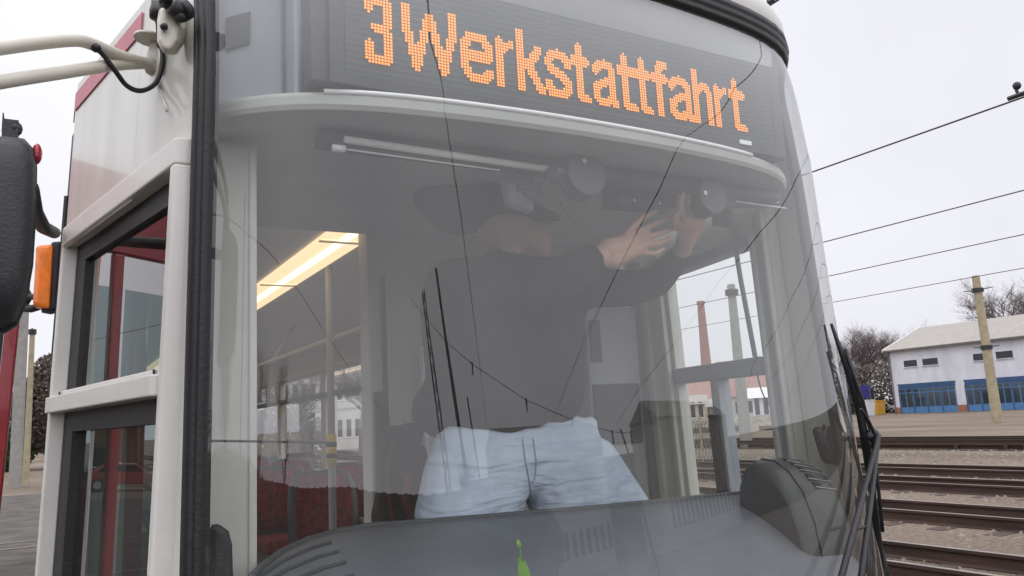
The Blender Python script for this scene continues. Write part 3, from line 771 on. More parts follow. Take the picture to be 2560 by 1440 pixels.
# front mask: lower front, corner posts, roof brow
def corner(sg):
    q = MB(); zs = [.35+i*(2.72-.35)/30 for i in range(31)]
    zs += [2.76,2.80,2.84,2.875]
    rows = []; E_ = SR if sg > 0 else SL
    for z in zs:
        r_ = [S(sg*(E_+.036), z, .0), S(sg*(E_+.052), z, .002)]
        l = r_[-1]
        for k in range(1,5):
            y = l.y+(.54-l.y)*k/4; f = min(1,k/2); p_ = side(y, z, sg); p_.x = l.x*(1-f)+p_.x*f; r_.append(p_)
        rows.append(r_)
    q.loft(rows, False); return q
for sg in (-1,1):
    cz = corner(sg)
    if sg < 0:   # leave out what the side window frame covers
        cz.f = [f for f in cz.f if not (sum((cz.v[i].y for i in f))/4 > .30 and 1.16 < sum((cz.v[i].z for i in f))/4 < 2.28)]
    cz.build('corner_post', M['cream'], tram, smooth=True)
mb = MB(); rows = []
for z in [.35,.5,.7,.9,1.0,1.06,1.11]:
    b_ = .05*max(0,(1.0-z)); rows.append([S(-SW-.05+(SW+SR+.1)*i/40, z, .004) for i in range(41)])
mb.loft(rows, False); mb.build('front_apron', M['cream'], tram, smooth=True)
mb = MB(); mb.tube([S(-SW-.02+(2*SW+.04)*i/40, 1.02, .03) for i in range(41)], .035, 8); mb.build('bumper_strip', M['rubber'], tram, smooth=True)
# roof brow above the gasket
rows = []
for z, inset in ((2.848,.0),(2.87,-.008),(2.90,-.009),(2.93,.002),(2.955,.020),(2.975,.048),(2.99,.09),(3.0,.2),(3.005,.5)):
    r_ = []
    for i in range(81):
        s = -SW-.10+(SW+SR+.20)*i/80
        p = S(s, min(z,2.87)); 
        if p.y > .42: p = V((math.copysign(base(min(p.y,.54))-.035*1.07,p.x), min(p.y,.54), z))
        p.z = z; c = V((0,.75,z)); d = (c-p); d.z = 0
        r_.append(p + d*min(1,inset/.75))
    rows.append(r_)
mb = MB(); mb.loft(rows, False)
mb.build('roof_brow', M['cream'], tram, smooth=True)
# side panels (left: cab window opening; right: two openings and mullion)
def panel(sg, ylist, zlist, holes, off=0.):
    q = MB(); idx = {}
    for j, z in enumerate(zlist):
        for i, y in enumerate(ylist):
            o = 0
            if z > 2.72: t = (z-2.72); o = -(.02+1.9*t*t*4) if t > 0 else 0
            p = side(y, z, sg, off+o); idx[i,j] = len(q.v); q.v.append(p)
    for j in range(len(zlist)-1):
        for i in range(len(ylist)-1):
            yc = (ylist[i]+ylist[i+1])/2; zc = (zlist[j]+zlist[j+1])/2
            if any(a < yc < b and c < zc < d for a,b,c,d in holes): continue
            q.f.append((idx[i,j],idx[i+1,j],idx[i+1,j+1],idx[i,j+1]))
    return q
zl = [.35,.8,1.2,1.5,1.8,2.1,2.24,2.4,2.6,2.72,2.76,2.80,2.85,2.90,2.96,3.02]
yl = [.541,.7,.9,1.085,1.1,1.225]
mb = panel(-1, yl, zl, [(.5,1.085,1.2,2.24)]); mb.build('side_panel', M['cream'], tram)
# thin dark door edge behind the panel
mb = MB()
for zz in ((.35,2.62),):
    mb.hexa([side(1.227,zz[0],-1,.0),side(1.262,zz[0],-1,.004),side(1.262,zz[0],-1,-.06),side(1.227,zz[0],-1,-.06),side(1.227,zz[1],-1,.0),side(1.262,zz[1],-1,.004),side(1.262,zz[1],-1,-.06),side(1.227,zz[1],-1,-.06)])
mb.build('door_edge_seal', M['rubber'], tram)
# red stripe
mb = MB()
def sb(y, z, o): return side(y, z, -1, o)
for ya, yb in ((.545,1.099),(1.101,1.198)):
    mb.hexa([sb(ya,2.640,.001),sb(yb,2.640,.001),sb(yb,2.640,.004),sb(ya,2.640,.004),sb(ya,2.692,.001),sb(yb,2.692,.001),sb(yb,2.692,.004),sb(ya,2.692,.004)])
mb.build('red_stripe', M['stripe'], tram)
# ---- cab side window (left)
def bar(y_a, y_b, z_a, z_b, o1, o2, sg=-1):
    return [side(y_a,z_a,sg,o1),side(y_b,z_a,sg,o1),side(y_b,z_a,sg,o2),side(y_a,z_a,sg,o2),side(y_a,z_b,sg,o1),side(y_b,z_b,sg,o1),side(y_b,z_b,sg,o2),side(y_a,z_b,sg,o2)]
mb = MB()
fo = .008
mb.hexa(bar(.262,.287,1.15,2.245,-.03,fo)); mb.hexa(bar(1.085,1.098,1.15,2.245,-.03,fo)); mb.hexa(bar(1.098,1.135,1.15,2.245,-.03,fo))
mb.hexa(bar(.262,1.098,2.245,2.30,-.03,fo)); mb.hexa(bar(1.098,1.135,2.245,2.30,-.03,fo)); mb.hexa(bar(.287,1.085,1.15,1.2,-.03,fo))
fr_ = mb.build('side_window_frame', M['frame'], tram, bevel=.004)
mb = MB(); mb.hexa(bar(.289,1.083,1.797,1.838,-.03,.02)); mb.hexa(bar(.31,1.075,1.836,1.852,-.03,-.004)); mb.build('middle_rail', M['frame'], fr_, bevel=.003)
mb = MB()
for yy in (.335,1.035):
    c = side(yy,1.846,-1,-.002); mb.tube([c,c+V((-.004,0,0))], .005, 8)
mb.build('screw', M['darkmetal'], fr_)
mb = MB()
for (za, zb) in ((1.2,1.797),(1.838,2.245)):
    mb.hexa(bar(.287,.312,za,zb,-.06,-.028)); mb.hexa(bar(1.0,1.085,za,zb,-.06,-.028)); mb.hexa(bar(.312,1.0,zb-.05,zb,-.06,-.028)); mb.hexa(bar(.312,1.0,za,za+.012,-.06,-.028))
mb.build('window_rubber', M['rubber'], fr_)
mb = MB()
for (za, zb, o) in ((1.2,1.797,-.05),(1.838,2.245,-.04)):
    mb.add([side(.31,za,-1,o),side(1.02,za,-1,o),side(1.02,zb-.02,-1,o),side(.31,zb-.02,-1,o)], [(0,1,2,3)])
mb.build('side_window_pane', M['glass_s'], fr_)
# red door leaf standing open
DY = 1.75
def dlf(x1, x2, z1, z2, ya=DY, yb=DY+.035):
    def k(z): return -.045*(1.8-z)
    return [(x1+k(z1),ya,z1),(x2+k(z1),ya,z1),(x2+k(z1),yb,z1),(x1+k(z1),yb,z1),(x1+k(z2),ya,z2),(x2+k(z2),ya,z2),(x2+k(z2),yb,z2),(x1+k(z2),yb,z2)]
mb = MB()
for x1, x2 in ((-1.275,-1.235),(-1.555,-1.515),(-1.86,-1.81)): mb.hexa(dlf(x1,x2,.45,2.30 if x1 > -1.4 else 2.42))
mb.hexa(dlf(-1.86,-1.36,2.421,2.74)); mb.hexa(dlf(-1.36,-1.235,2.301,2.36)); mb.hexa(dlf(-1.804,-1.561,.45,.95)); mb.hexa(dlf(-1.509,-1.281,.45,.95))
dl = mb.build('door_leaf', M['red'], tram, bevel=.006)
mb = MB(); mb.hexa(dlf(-1.30,-1.277,.95,2.29)); mb.hexa(dlf(-1.80,-1.785,.95,2.41)); mb.build('door_rubber', M['rubber'], dl)
mb = MB()
for x1, x2 in ((-1.51,-1.30),(-1.78,-1.562)):
    q = dlf(x1,x2,.96,2.29); mb.add([q[0],q[1],q[5],q[4]], [(0,1,2,3)])
mb.build('door_glass', M['glass_s'], dl)
# hinge arm of the leaf
mb = MB(); a = PY(62,742,1.6); b = PY(135,742,1.25); mb.tube([a,b], .010, 8); mb.tube([PY(55,770,1.6),PY(80,772,1.5),PY(115,760,1.25)], .012, 8); mb.ell(a, (.02,.03,.03), 10, 8)
mb.build('door_arm', M['darkmetal'], dl, smooth=True)

# ---- orange indicator
c0 = [PY(92,612,1.15),PY(150,606,1.15),PY(138,775,1.15),PY(84,765,1.15)]
mb = MB(); mb.prism([PY(90,612,1.20),PY(133,608,1.20),PY(124,772,1.20),PY(82,762,1.20)], (0,.06,0)); il = mb.build('side_indicator', M['amber'], tram, bevel=.010)
mb = MB(); mb.prism([PY(128,604,1.215),PY(154,602,1.215),PY(143,768,1.215),PY(132,778,1.215),PY(100,772,1.215),PY(122,764,1.215)], (0,.08,0)); mb.build('indicator_base', M['plast'], il, bevel=.006)

# ---- wing mirror: housing, arms, joint, cable
yM = .10
mb = MB()
pr = [(-75,338),(20,336),(58,342),(82,368),(90,410),(88,520),(80,650),(62,750),(40,800),(10,818),(-60,822),(-150,800),(-170,600),(-150,380)]
def ringm(sc_, yy):
    c = V((0,0,0)); P_ = [PY(a,b,yM) for a, b in pr]
    for q in P_: c += q/len(P_)
    return [V((c.x+(q.x-c.x)*sc_, yM+yy, c.z+(q.z-c.z)*sc_)) for q in P_]
mb.loft([ringm(.55,-.045),ringm(.80,-.038),ringm(.93,-.02),ringm(.99,.005),ringm(1.,.03),ringm(.97,.05),ringm(.9,.055)], True, True)
mh = mb.build('wing_mirror', M['plast'], tram, smooth=True)
mb = MB(); mb.loft([ringm(1.0,.018),ringm(1.03,.022),ringm(1.03,.040),ringm(1.0,.044)], True); mb.build('mirror_rim', M['rubber'], mh, smooth=True)
mb = MB(); mb.loft([ringm(.88,.056),ringm(.86,.058)], True, True); mb.build('mirror_face', M['mirror'], mh)
# clamps on top / side of the housing
mb = MB(); mb.box(tuple(PY(4,335,.12)+V((0,0,-.01))), tuple(PY(48,316,.15))); mb.tube([PY(10,330,.13),PY(8,282,.13)], 0, 6, True, [.004,.001]); mb.ell(PY(36,322,.13),(.012,.012,.014),8,6)
mb.build('mirror_clamp', M['plast'], mh)
mb = MB(); mb.ell(PY(92,385,.13),(.008,.012,.018),10,8); mb.build('reflector', M['red'], mh)
mb = MB(); mb.tube([PY(78,470,.14),PY(88,530,.4),PY(108,568,.8),PY(136,582,1.1)], 0, 10, True, [.012,.014,.016,.016]); mb.build('mirror_bracket', M['plast'], mh, smooth=True)
mb = MB(); mb.tube([side(1.21,1.95,-1,.006), side(1.21,2.42,-1,.006)], .006, 8); mb.build('bracket_bar', M['plast'], mh)
# white arms
def bez(P_, n=24):
    out = []; P_ = [V(p) for p in P_]
    for i in range(len(P_)-1):
        p0 = P_[max(i-1,0)]; p1 = P_[i]; p2 = P_[i+1]; p3 = P_[min(i+2,len(P_)-1)]
        for k in range(n//(len(P_)-1)+1):
            t = k/(n//(len(P_)-1)+1)
            out.append(.5*((2*p1)+(-p0+p2)*t+(2*p0-5*p1+4*p2-p3)*t*t+(-p0+3*p1-3*p2+p3)*t*t*t))
    out.append(P_[-1]); return out
mb = MB(); mb.tube(bez([PY(-160,160,.11),PY(-90,135,.14),PY(0,120,.19),PY(110,106,.25),PY(190,101,.30),PY(235,112,.33),PY(300,140,.37),PY(378,162,.44)],40), .0125, 12); mb.build('mirror_arm', M['armp'], mh, smooth=True)
mb = MB(); mb.tube(bez([PY(-190,250,.11),PY(-90,224,.14),PY(0,205,.19),PY(150,182,.28),PY(290,162,.37),PY(378,158,.44)],30), .0125, 12)
mb.tube([PY(-160,160,.11), PY(-175,240,.11), PY(-150,345,.11)], .011, 10)
mb.build('mirror_arm', M['armp'], mh, smooth=True)
# joint block on the body
mb = MB()
a = PY(388,182,.45); b = PY(402,92,.45)
mb.tube([PY(384,184,.45),PY(385,178,.45),PY(392,136,.45),PY(398,100,.45)], 0, 14, True, [.016,.0195,.019,.016])
mb.tube([PY(376,101,.44),PY(377,95,.44)], .034, 16)
mb.build('hinge_pin', M['armp'], mh, smooth=True)
mb = MB(); mb.loft([[PY(x,y,.25) for x,y in ((405,20),(440,25),(448,70),(440,100),(425,125),(408,122),(400,100),(402,60))],
                    [PY(x,y,.33) for x,y in ((400,5),(470,10),(470,70),(462,110),(440,140),(408,135),(392,105),(392,50))]], True, True)
mb.build('hinge_bracket', M['dirtyc'], mh, bevel=.008)
mb = MB()
mb.tube([PY(428,12,.23),PY(460,32,.24)], .018, 12); mb.tube([PY(452,30,.235),PY(466,22,.24)], .021, 10); mb.tube([PY(398,6,.35),PY(434,14,.24)], .016, 12)
mb.tube([PY(398,2,.39),PY(397,30,.39),PY(396,46,.39)], 0, 12, True, [.014,.019,.018]); mb.tube([PY(396,40,.39),PY(400,60,.39),PY(402,118,.39)], 0, 10, True, [.012,.009,.008])
mb.ell(PY(410,67,.24),(.008,.01,.007),8,6); mb.ell(PY(452,42,.235),(.012,.012,.012),8,6); mb.tube([PY(413,-8,.24),PY(414,8,.24)], .012, 8)
mb.build('cable_gland', M['plast'], mh, smooth=True)
mb = MB(); mb.tube(bez([PY(401,105,.39),PY(407,140,.39),PY(402,180,.39),PY(385,212,.39),PY(352,227,.38),PY(318,215,.36),PY(290,180,.34),PY(262,142,.33),PY(240,120,.32)],48), .0052, 8)
mb.ell(PY(240,120,.32),(.01,.01,.009),8,6); mb.build('mirror_cable', M['rubber'], mh, smooth=True)
# cream seam / hose beside the gasket
mb = MB(); mb.tube(bez([side(.36,2.60,-1,.002),side(.40,2.52,-1,.002),side(.41,2.47,-1,.002),side(.34,2.38,-1,.002)],16), .0035, 6); mb.build('sealant_bead', M['dirtyc'], tram, smooth=True)

# ---- right cab side: outer skin, frame members
def solid(y_a, y_b, z_a, z_b, o1, o2, sg=1): return bar(y_a,y_b,z_a,z_b,o1,o2,sg)
mb = MB()
mb.hexa(solid(.455,.56,.4,2.70,-.05,-.004)); mb.hexa(solid(1.13,1.40,.4,2.70,-.05,0)); mb.hexa(solid(.56,1.13,.4,1.2,-.05,0)); mb.hexa(solid(.56,1.13,2.30,2.70,-.05,0))
mb.build('right_side_wall', M['icream'], tram)
mb = MB(); mb.hexa(solid(.56,1.13,1.825,1.885,-.07,-.003)); mb.hexa(solid(.56,1.13,2.26,2.30,-.07,-.003)); mb.hexa(solid(.833,.885,1.2,1.825,-.066,-.004))
rw = mb.build('right_window_frame', M['blue'], tram, bevel=.004)
mb = MB(); mb.hexa(solid(.85,.90,1.2,1.70,-.085,-.067)); mb.build('window_rubber', M['rubber'], rw, bevel=.004)
mb = MB()
for (ya,yb) in ((.455,.475),(.515,.54),(1.15,1.18),(1.25,1.29)): mb.hexa(solid(ya,yb,1.2,2.36,-.075,-.05))
mb.build('pillar_trim', M['icream'], rw, bevel=.006)
mb = MB(); mb.add([side(.56,1.2,1,-.03),side(1.13,1.2,1,-.03),side(1.13,2.28,1,-.03),side(.56,2.28,1,-.03)], [(0,1,2,3)]); mb.build('right_window_pane', M['glass_c'], rw)
mb = MB(); mb.hexa(solid(.475,.515,1.2,2.36,-.062,-.052)); mb.hexa(solid(1.29,1.36,1.2,2.36,-.062,-.052)); mb.build('pillar_panel', M['blue'], rw)

# ---- saloon body
XO, XI = 1.07, 1.02
L0, L1 = 1.42, 13.5
mb = MB()
mb.box((-XO,L0-.2,.36),(XO,L1,.55)); 
mb.build('saloon_floor', M['floor'], tram)
mb = MB(); mb.box((-XI,L0,2.46),(XI,L1,2.50)); mb.box((-1.0,1.38,2.432),(1.02,1.42,2.6)); mb.build('saloon_ceiling', M['iceil'], tram)
mb = MB()
mb.loft([[(-XO,y,2.60),(-.98,y,2.80),(-.7,y,2.95),(0,y,3.0),(.7,y,2.95),(.98,y,2.80),(XO,y,2.60)] for y in (1.2,5,9,L1)], False)
mb.build('roof', M['cream'], tram, smooth=True)
mb = MB(); mb.box((-.9,3.2,2.9),(.9,5.4,3.1)); mb.build('roof_unit', M['igrey'], tram, bevel=.04)
ym = [1.42,2.6,4.2,5.8,7.4,9.0,10.6,12.2,13.5]
for sg in (-1,1):
    mb = MB(); a, b = sorted((sg*XI, sg*XO))
    mb.box((a,L0 if sg > 0 else 2.75,.4),(b,L1,1.28)); mb.box((a,L0 if sg > 0 else 1.5,2.22),(b,L1,2.62))
    for y in ym[1:]: mb.box((a,y-.07,1.28),(b,y+.07,2.22))
    if sg > 0: mb.box((a,1.42,1.28),(b,1.6,2.22))
    else: mb.box((a,2.62,.4),(b,2.76,2.3))
    wl = mb.build('saloon_wall', M['ibeige'], tram)
    mb = MB(); mb.box((a-.006 if sg>0 else a,L0+.2 if sg>0 else 2.8,2.0),(b if sg>0 else b+.006,L1-.1,2.045)); mb.build('window_transom', M['igrey'], wl)
    for i in range(1 if sg < 0 else 0, len(ym)-1):
        mb = MB(); x = sg*(XI+.03); mb.add([(x,ym[i]+.07,1.28),(x,ym[i+1]-.07,1.28),(x,ym[i+1]-.07,2.22),(x,ym[i]+.07,2.22)], [(0,1,2,3)]); mb.build('saloon_window', M['glass_c'], wl)
mb = MB(); mb.box((-XO,L1,.4),(XO,L1+.06,1.3)); mb.box((-XO,L1,2.2),(XO,L1+.06,2.7)); mb.box((-XO,L1,1.3),(-.8,L1+.06,2.2)); mb.box((.8,L1,1.3),(XO,L1+.06,2.2)); mb.build('rear_wall', M['ibeige'], tram)
# ceiling light
mb = MB(); mb.box((-.235,1.45,2.445),(-.060,9.5,2.459)); cl = mb.build('ceiling_light', M['lamp'], tram)
mb = MB(); mb.box((-.165,1.45,2.441),(-.128,9.5,2.4445)); mb.build('light_tube', M['tube'], cl)
mb = MB()
for y in (1.62,2.62,3.9,5.2,6.5): mb.box((-.24,y,2.436),(-.055,y+.02,2.4405))
mb.build('light_strap', M['ibeige'], cl)
# saloon hand rails
mb = MB(); mb.tube([(.62,1.6,2.16),(.62,9,2.16)], .016, 10); mb.tube([(.62,3.6,2.16),(.62,3.6,2.46)], .014, 8); mb.tube([(.62,6.6,2.16),(.62,6.6,2.46)], .014, 8)
mb.tube([(.2,1.6,2.2),(.2,9,2.2)], .016, 10); mb.tube([(.2,4.2,2.2),(.35,4.2,2.46)], .014, 8)
mb.build('ceiling_handrail', M['ibeige'], tram, smooth=True)
pp = PY(829,1120,2.2)
mb = MB(); mb.tube([(pp.x,2.2,.55),(pp.x,2.2,2.46)], .017, 12); hp = mb.build('grab_pole', M['igrey'], tram, smooth=True)
za, zb = PY(829,1165,2.2).z, PY(829,1085,2.2).z
mb = MB(); mb.tube([(pp.x,2.2,za),(pp.x,2.2,zb)], .022, 14); mb.build('yellow_sleeve', M['yellow'], hp, smooth=True)
mb = MB()
for f in (.25,.6): mb.tube([(pp.x,2.2,za+(zb-za)*f),(pp.x,2.2,za+(zb-za)*(f+.14))], .0235, 14)
mb.build('black_band', M['rubber'], hp, smooth=True)
# seats
def make_seat(x, y, label=None):
    q = MB(); rings = []
    for (z, wd, dp, yy) in ((.98,.19,.05,0),(1.05,.215,.055,.01),(1.25,.215,.055,.035),(1.38,.205,.05,.05),(1.45,.17,.035,.06),(1.475,.12,.02,.065)):
        r_ = []
        for k in range(20):
            t = 2*math.pi*k/20; cx_, sx_ = math.cos(t), math.sin(t)
            r_.append((x+math.copysign(abs(cx_)**.5,cx_)*wd, y+yy+math.copysign(abs(sx_)**.7,sx_)*dp, z))
        rings.append(r_)
    q.loft(rings, True, True); st = q.build('passenger_seat', M['seatblk'], tram, smooth=True)
    q = MB()
    rings2 = [[(x+(p[0]-x)*.86, min(p[1]-.012, y+.2) if p[1] < y+.05 else p[1]-.03, p[2]) for p in r_] for r_ in rings[1:5]]
    q.loft(rings2, True, True); q.build('back_cushion', M['seatred'], st, smooth=True)
    q = MB(); q.box((x-.2,y-.45,.93),(x+.2,y,1.02)); q.build('seat_cushion', M['seatred'], st, bevel=.025)
    q = MB(); q.box((x-.04,y-.3,.55),(x+.04,y-.1,.93)); q.build('seat_leg', M['seatblk'], st)
    q = MB(); q.tube([(x+.23,y-.3,1.14),(x+.23,y+.02,1.16)], .018, 8); q.build('armrest', M['igrey'], st, smooth=True)
    return st
s0 = make_seat(.33,4.55)
seats = [(.80,4.35),(.33,3.5),(.80,6.0),(.33,6.1),(-.80,4.6),(-.80,6.2),(.33,7.7),(.80,7.6)]
for (x, y) in seats:
    c = copy_tree(s0, tram); c.location = V((x-.33,y-4.55,0))
# red cushion nearer the door
# ---- partition behind the driver's cab
mb = MB(); mb.box((-.064,1.40,.9),(1.02,1.44,2.44)); mb.build('cab_partition', M['ibeige'], tram)
mb = MB(); mb.box((-.146,1.36,.9),(-.066,1.46,2.44)); dp_ = mb.build('partition_post', M['icream'], tram, bevel=.008)
mb = MB(); mb.box((-.10,1.352,1.62),(-.082,1.358,2.26)); mb.build('dark_strip', M['idark'], dp_)
mb = MB(); mb.box((-.135,1.34,1.2),(-.098,1.357,1.84)); mb.build('dark_edge', M['idark'], dp_, bevel=.005)
mb = MB(); mb.box((.06,1.37,1.55),(.078,1.398,2.0)); mb.box((.11,1.38,1.72),(.125,1.398,1.76)); mb.build('label_strip', M['trim'], dp_)
# left inner pillar of the cab
mb = MB(); mb.box((-.865,.42,.9),(-.748,.52,2.36)); lp = mb.build('left_pillar', M['icream'], tram, bevel=.012)
mb = MB(); mb.box((-.760,.415,.9),(-.742,.53,2.36)); mb.build('pillar_edge', M['frame'], lp, bevel=.004)
mb = MB(); mb.box((-.895,.33,.9),(-.86,.45,2.38)); mb.build('pillar_lining', M['blue'], lp, bevel=.006)
mb = MB(); mb.tube([PY(520,1102,.3), PY(835,1106,.3)], .0028, 6); mb.build('aerial_wire', M['darkmetal'], lp)
# black control box at the foot of the pillar
mb = MB(); mb.loft([[PY(a,b,.28) for a,b in ((520,1500),(585,1500),(580,1360),(572,1328),(550,1312),(525,1306))],[PY(a,b,.36) for a,b in ((520,1500),(585,1500),(580,1360),(572,1328),(550,1312),(525,1306))]], True, True)
mb.build('control_box', M['plast'], tram, bevel=.012)
# red inner pole by the side window
mb = MB(); mb.box((-1.02,1.16,.9),(-.90,1.30,2.4)); ip = mb.build('side_post', M['icream'], tram, bevel=.01)
mb = MB(); mb.tube([(-.93,1.02,.9),(-.92,1.02,2.36)], .022, 12); mb.build('red_handrail', M['red'], ip, smooth=True)
mb = MB(); mb.hexa(bar(.62,1.05,2.10,2.26,-.13,-.10)); mb.build('red_valance', M['red'], ip, bevel=.01)
# cab ceiling, cab floor
mb = MB(); mb.prism([(-.86,.36,2.42),(.86,.36,2.42),(.89,.5,2.42),(1.0,1.1,2.42),(1.0,1.40,2.42),(-1.0,1.40,2.42),(-1.0,1.1,2.42),(-.89,.5,2.42)], (0,0,.04)); mb.build('cab_ceiling', M['shelf'], tram)
mb = MB(); mb.prism([(-.80,.25,.6),(.80,.25,.6),(.89,.5,.6),(1.0,1.1,.6),(1.0,1.40,.6),(-1.0,1.40,.6),(-1.0,1.1,.6),(-.89,.5,.6)], (0,0,.05)); mb.build('cab_floor', M['floor'], tram)
# ---- shelf under the display, following the glass
def shelf_y(x): 
    a = abs(x); return .105+.10*(a/.93)**2+.24*(a/.93)**7
xs = [-.89+1.78*i/40 for i in range(41)]
def shrow(dy, z): return [V((x, shelf_y(x)+dy, z)) for x in xs]
mb = MB(); mb.loft([[V((x,.60,2.40)) for x in xs], shrow(.05,2.36), shrow(.006,2.368), shrow(0,2.378), shrow(0,2.396), shrow(.006,2.405), [V((x,.60,2.41)) for x in xs]], False)
sh = mb.build('display_shelf', M['shelf'], tram, smooth=False)
mb = MB(); mb.tube([V((x, shelf_y(x)+.002, 2.405)) for x in [-.66+i*.035 for i in range(35)]], .0062, 8); mb.build('light_trim_strip', M['trim'], sh, smooth=True)
# visor cassette + rods
mb = MB(); mb.box((-.64,.27,2.33),(.78,.33,2.365)); vs = mb.build('sun_blind', M['disc'], tram, bevel=.008)
mb = MB(); mb.tube([PY(860,348,.26),PY(1415,430,.26)], .0085, 10); mb.tube([PY(1825,487,.30),PY(1945,503,.30)], .0065, 10); mb.build('blind_rod', M['trim'], vs, smooth=True)
mb = MB(); mb.tube([PY(830,369,.26),PY(862,373,.26)], .0085, 10); mb.tube([PY(862,373,.262),PY(1250,426,.262)], .0022, 6); mb.tube([PY(1840,503,.30),PY(1965,521,.30)], .0028, 6); mb.build('guide_rail', M['trim'], vs, smooth=True)
# two round discs
def disc(px, py, y, r_):
    c = PY(px, py, y); q = MB()
    q.tube([c, c+V((0,.008,0)), c+V((0,.010,0)), c+V((0,.03,0))], 0, 32, True, [r_,r_,r_*.8,r_*.4]); o = q.build('round_disc', M['disc'], tram, smooth=False)
    q = MB(); h = PY(px-7*(1 if px<1600 else 3), py-30*(1 if px<1600 else .2), y-.002); q.tube([h+V((0,-.002,0)), h+V((0,.001,0))], .0065, 12); q.build('disc_glint', M['trim'], o)  # small white spot modelled as the lamp's highlight on the disc
    q = MB(); b = c+V((.02,.045,-.0)); q.tube([b+V((0,-.02,0)), b+V((0,.03,0))], r_*.98, 24); q.build('disc_back', M['idark'], o)
    return o
disc(1468,432,.22,.056); disc(1784,488,.24,.050)
# clamp mechanism and boxes
mb = MB(); a = PY(1385,428,.25)
mb.ell(PY(1380,432,.25),(.018,.014,.016),10,8); mb.ell(PY(1392,445,.25),(.022,.015,.014),10,8); mb.tube([PY(1375,440,.25),PY(1345,490,.26)], .009, 8); mb.tube([PY(1345,490,.26),PY(1305,470,.27)], .007, 8)
mb.tube([PY(1335,440,.27),PY(1345,500,.27)], .010, 8); mb.tube([PY(1310,478,.26),PY(1370,520,.26)], .009, 8); mb.ell(PY(1300,468,.27),(.012,.012,.010),8,6)
mb.tube([PY(1400,450,.25),PY(1420,480,.25)], .010, 8)
mb.build('clamp_fitting', M['idark'], tram, smooth=True)
mb = MB(); mb.prism([PY(1262,432,.34),PY(1340,440,.34),PY(1336,528,.34),PY(1280,508,.34)], (0,.04,0)); mb.build('grey_box', M['igrey'], tram, bevel=.006)
mb = MB(); mb.prism([PY(1545,425,.36),PY(1700,447,.36),PY(1695,520,.36),PY(1545,508,.36)], (0,.08,0)); bx = mb.build('relay_box', M['idark'], tram, bevel=.006)
mb = MB()
for a_, b_ in ((1586,500),(1650,508)): mb.ell(PY(a_,b_,.356),(.004,.003,.004),8,6)
mb.build('screw', M['trim'], bx)
mb = MB(); mb.tube(bez([PY(1400,505,.3),PY(1430,545,.3),PY(1480,566,.3),PY(1540,566,.3),PY(1585,545,.33)],24), .0022, 6); mb.build('loose_cable', M['idark'], bx, smooth=True)
# blue-grey cabinet left of the display
mb = MB(); mb.box((-.85,.32,2.40),(-.705,.42,2.80)); cb = mb.build('corner_cabinet', M['blue'], tram, bevel=.008)
mb = MB(); mb.box((-.704,.24,2.40),(-.655,.31,2.76)); mb.build('cabinet_edge', M['blue'], cb, bevel=.006)
mb = MB(); mb.tube([PY(756,60,.23),PY(752,250,.23)], .004, 6); mb.build('cable_run', M['idark'], cb)
mb = MB(); mb.prism([PY(566,46,.316),PY(626,30,.316),PY(624,108,.316),PY(564,126,.316)], (0,-.004,0)); mb.build('dark_plate', M['idark'], cb)
mb = MB(); lo, mi, hi_ = [], [], []
for i in range(41):
    s = -SW-.005+(SW+SR)*i/40; p = S(s, 2.79, -.012); x = p.x
    yb_ = .168 if abs(x) < .70 else (.33 if p.y < .30 else p.y+.05)
    lo.append(V((x*.985, max(yb_, p.y+.01) if abs(x) >= .70 else yb_, 2.688))); hi_.append(p); mi.append(V((x*.985,max(.33,p.y+.05),2.40)) if abs(x) >= .70 else V((x*.985,.34,2.40)))
mb.loft([mi, [V((p.x, max(p.y,.33), 2.686)) for p in lo], lo, hi_, [q+V((0,.3,.02)) for q in hi_]], False); mb.build('headlining', M['igrey'], tram)
# ---- destination display
mb = MB(); mb.box((-.69,.165,2.417),(.70,.30,2.69)); dsp = mb.build('destination_display', M['idark'], tram, bevel=.006)
mb = MB(); mb.box((-.622,.152,2.442),(.64,.1635,2.69)); mb.build('matrix_panel', M['ledface'], dsp)
mb = MB(); mb.box((-.655,.151,2.4175),(.675,.164,2.441)); mb.box((-.655,.151,2.4415),(-.6235,.164,2.69)); mb.box((.6415,.151,2.4415),(.675,.164,2.69)); mb.build('panel_bezel', M['idark'], dsp)
mb = MB(); mb.hexa([(-.69,.165,2.692),(.70,.165,2.692),(.70,.33,2.692),(-.69,.33,2.692),(-.69,.30,2.80),(.70,.30,2.80),(.70,.42,2.80),(-.69,.42,2.80)]); mb.build('upper_panel', M['idark'], dsp)
c = PY(1865,356,.146); mb = MB(); mb.box((c.x-.022,.146,c.z-.006),(c.x+.022,.1505,c.z+.006)); mb.build('maker_plate', M['trim'], dsp)
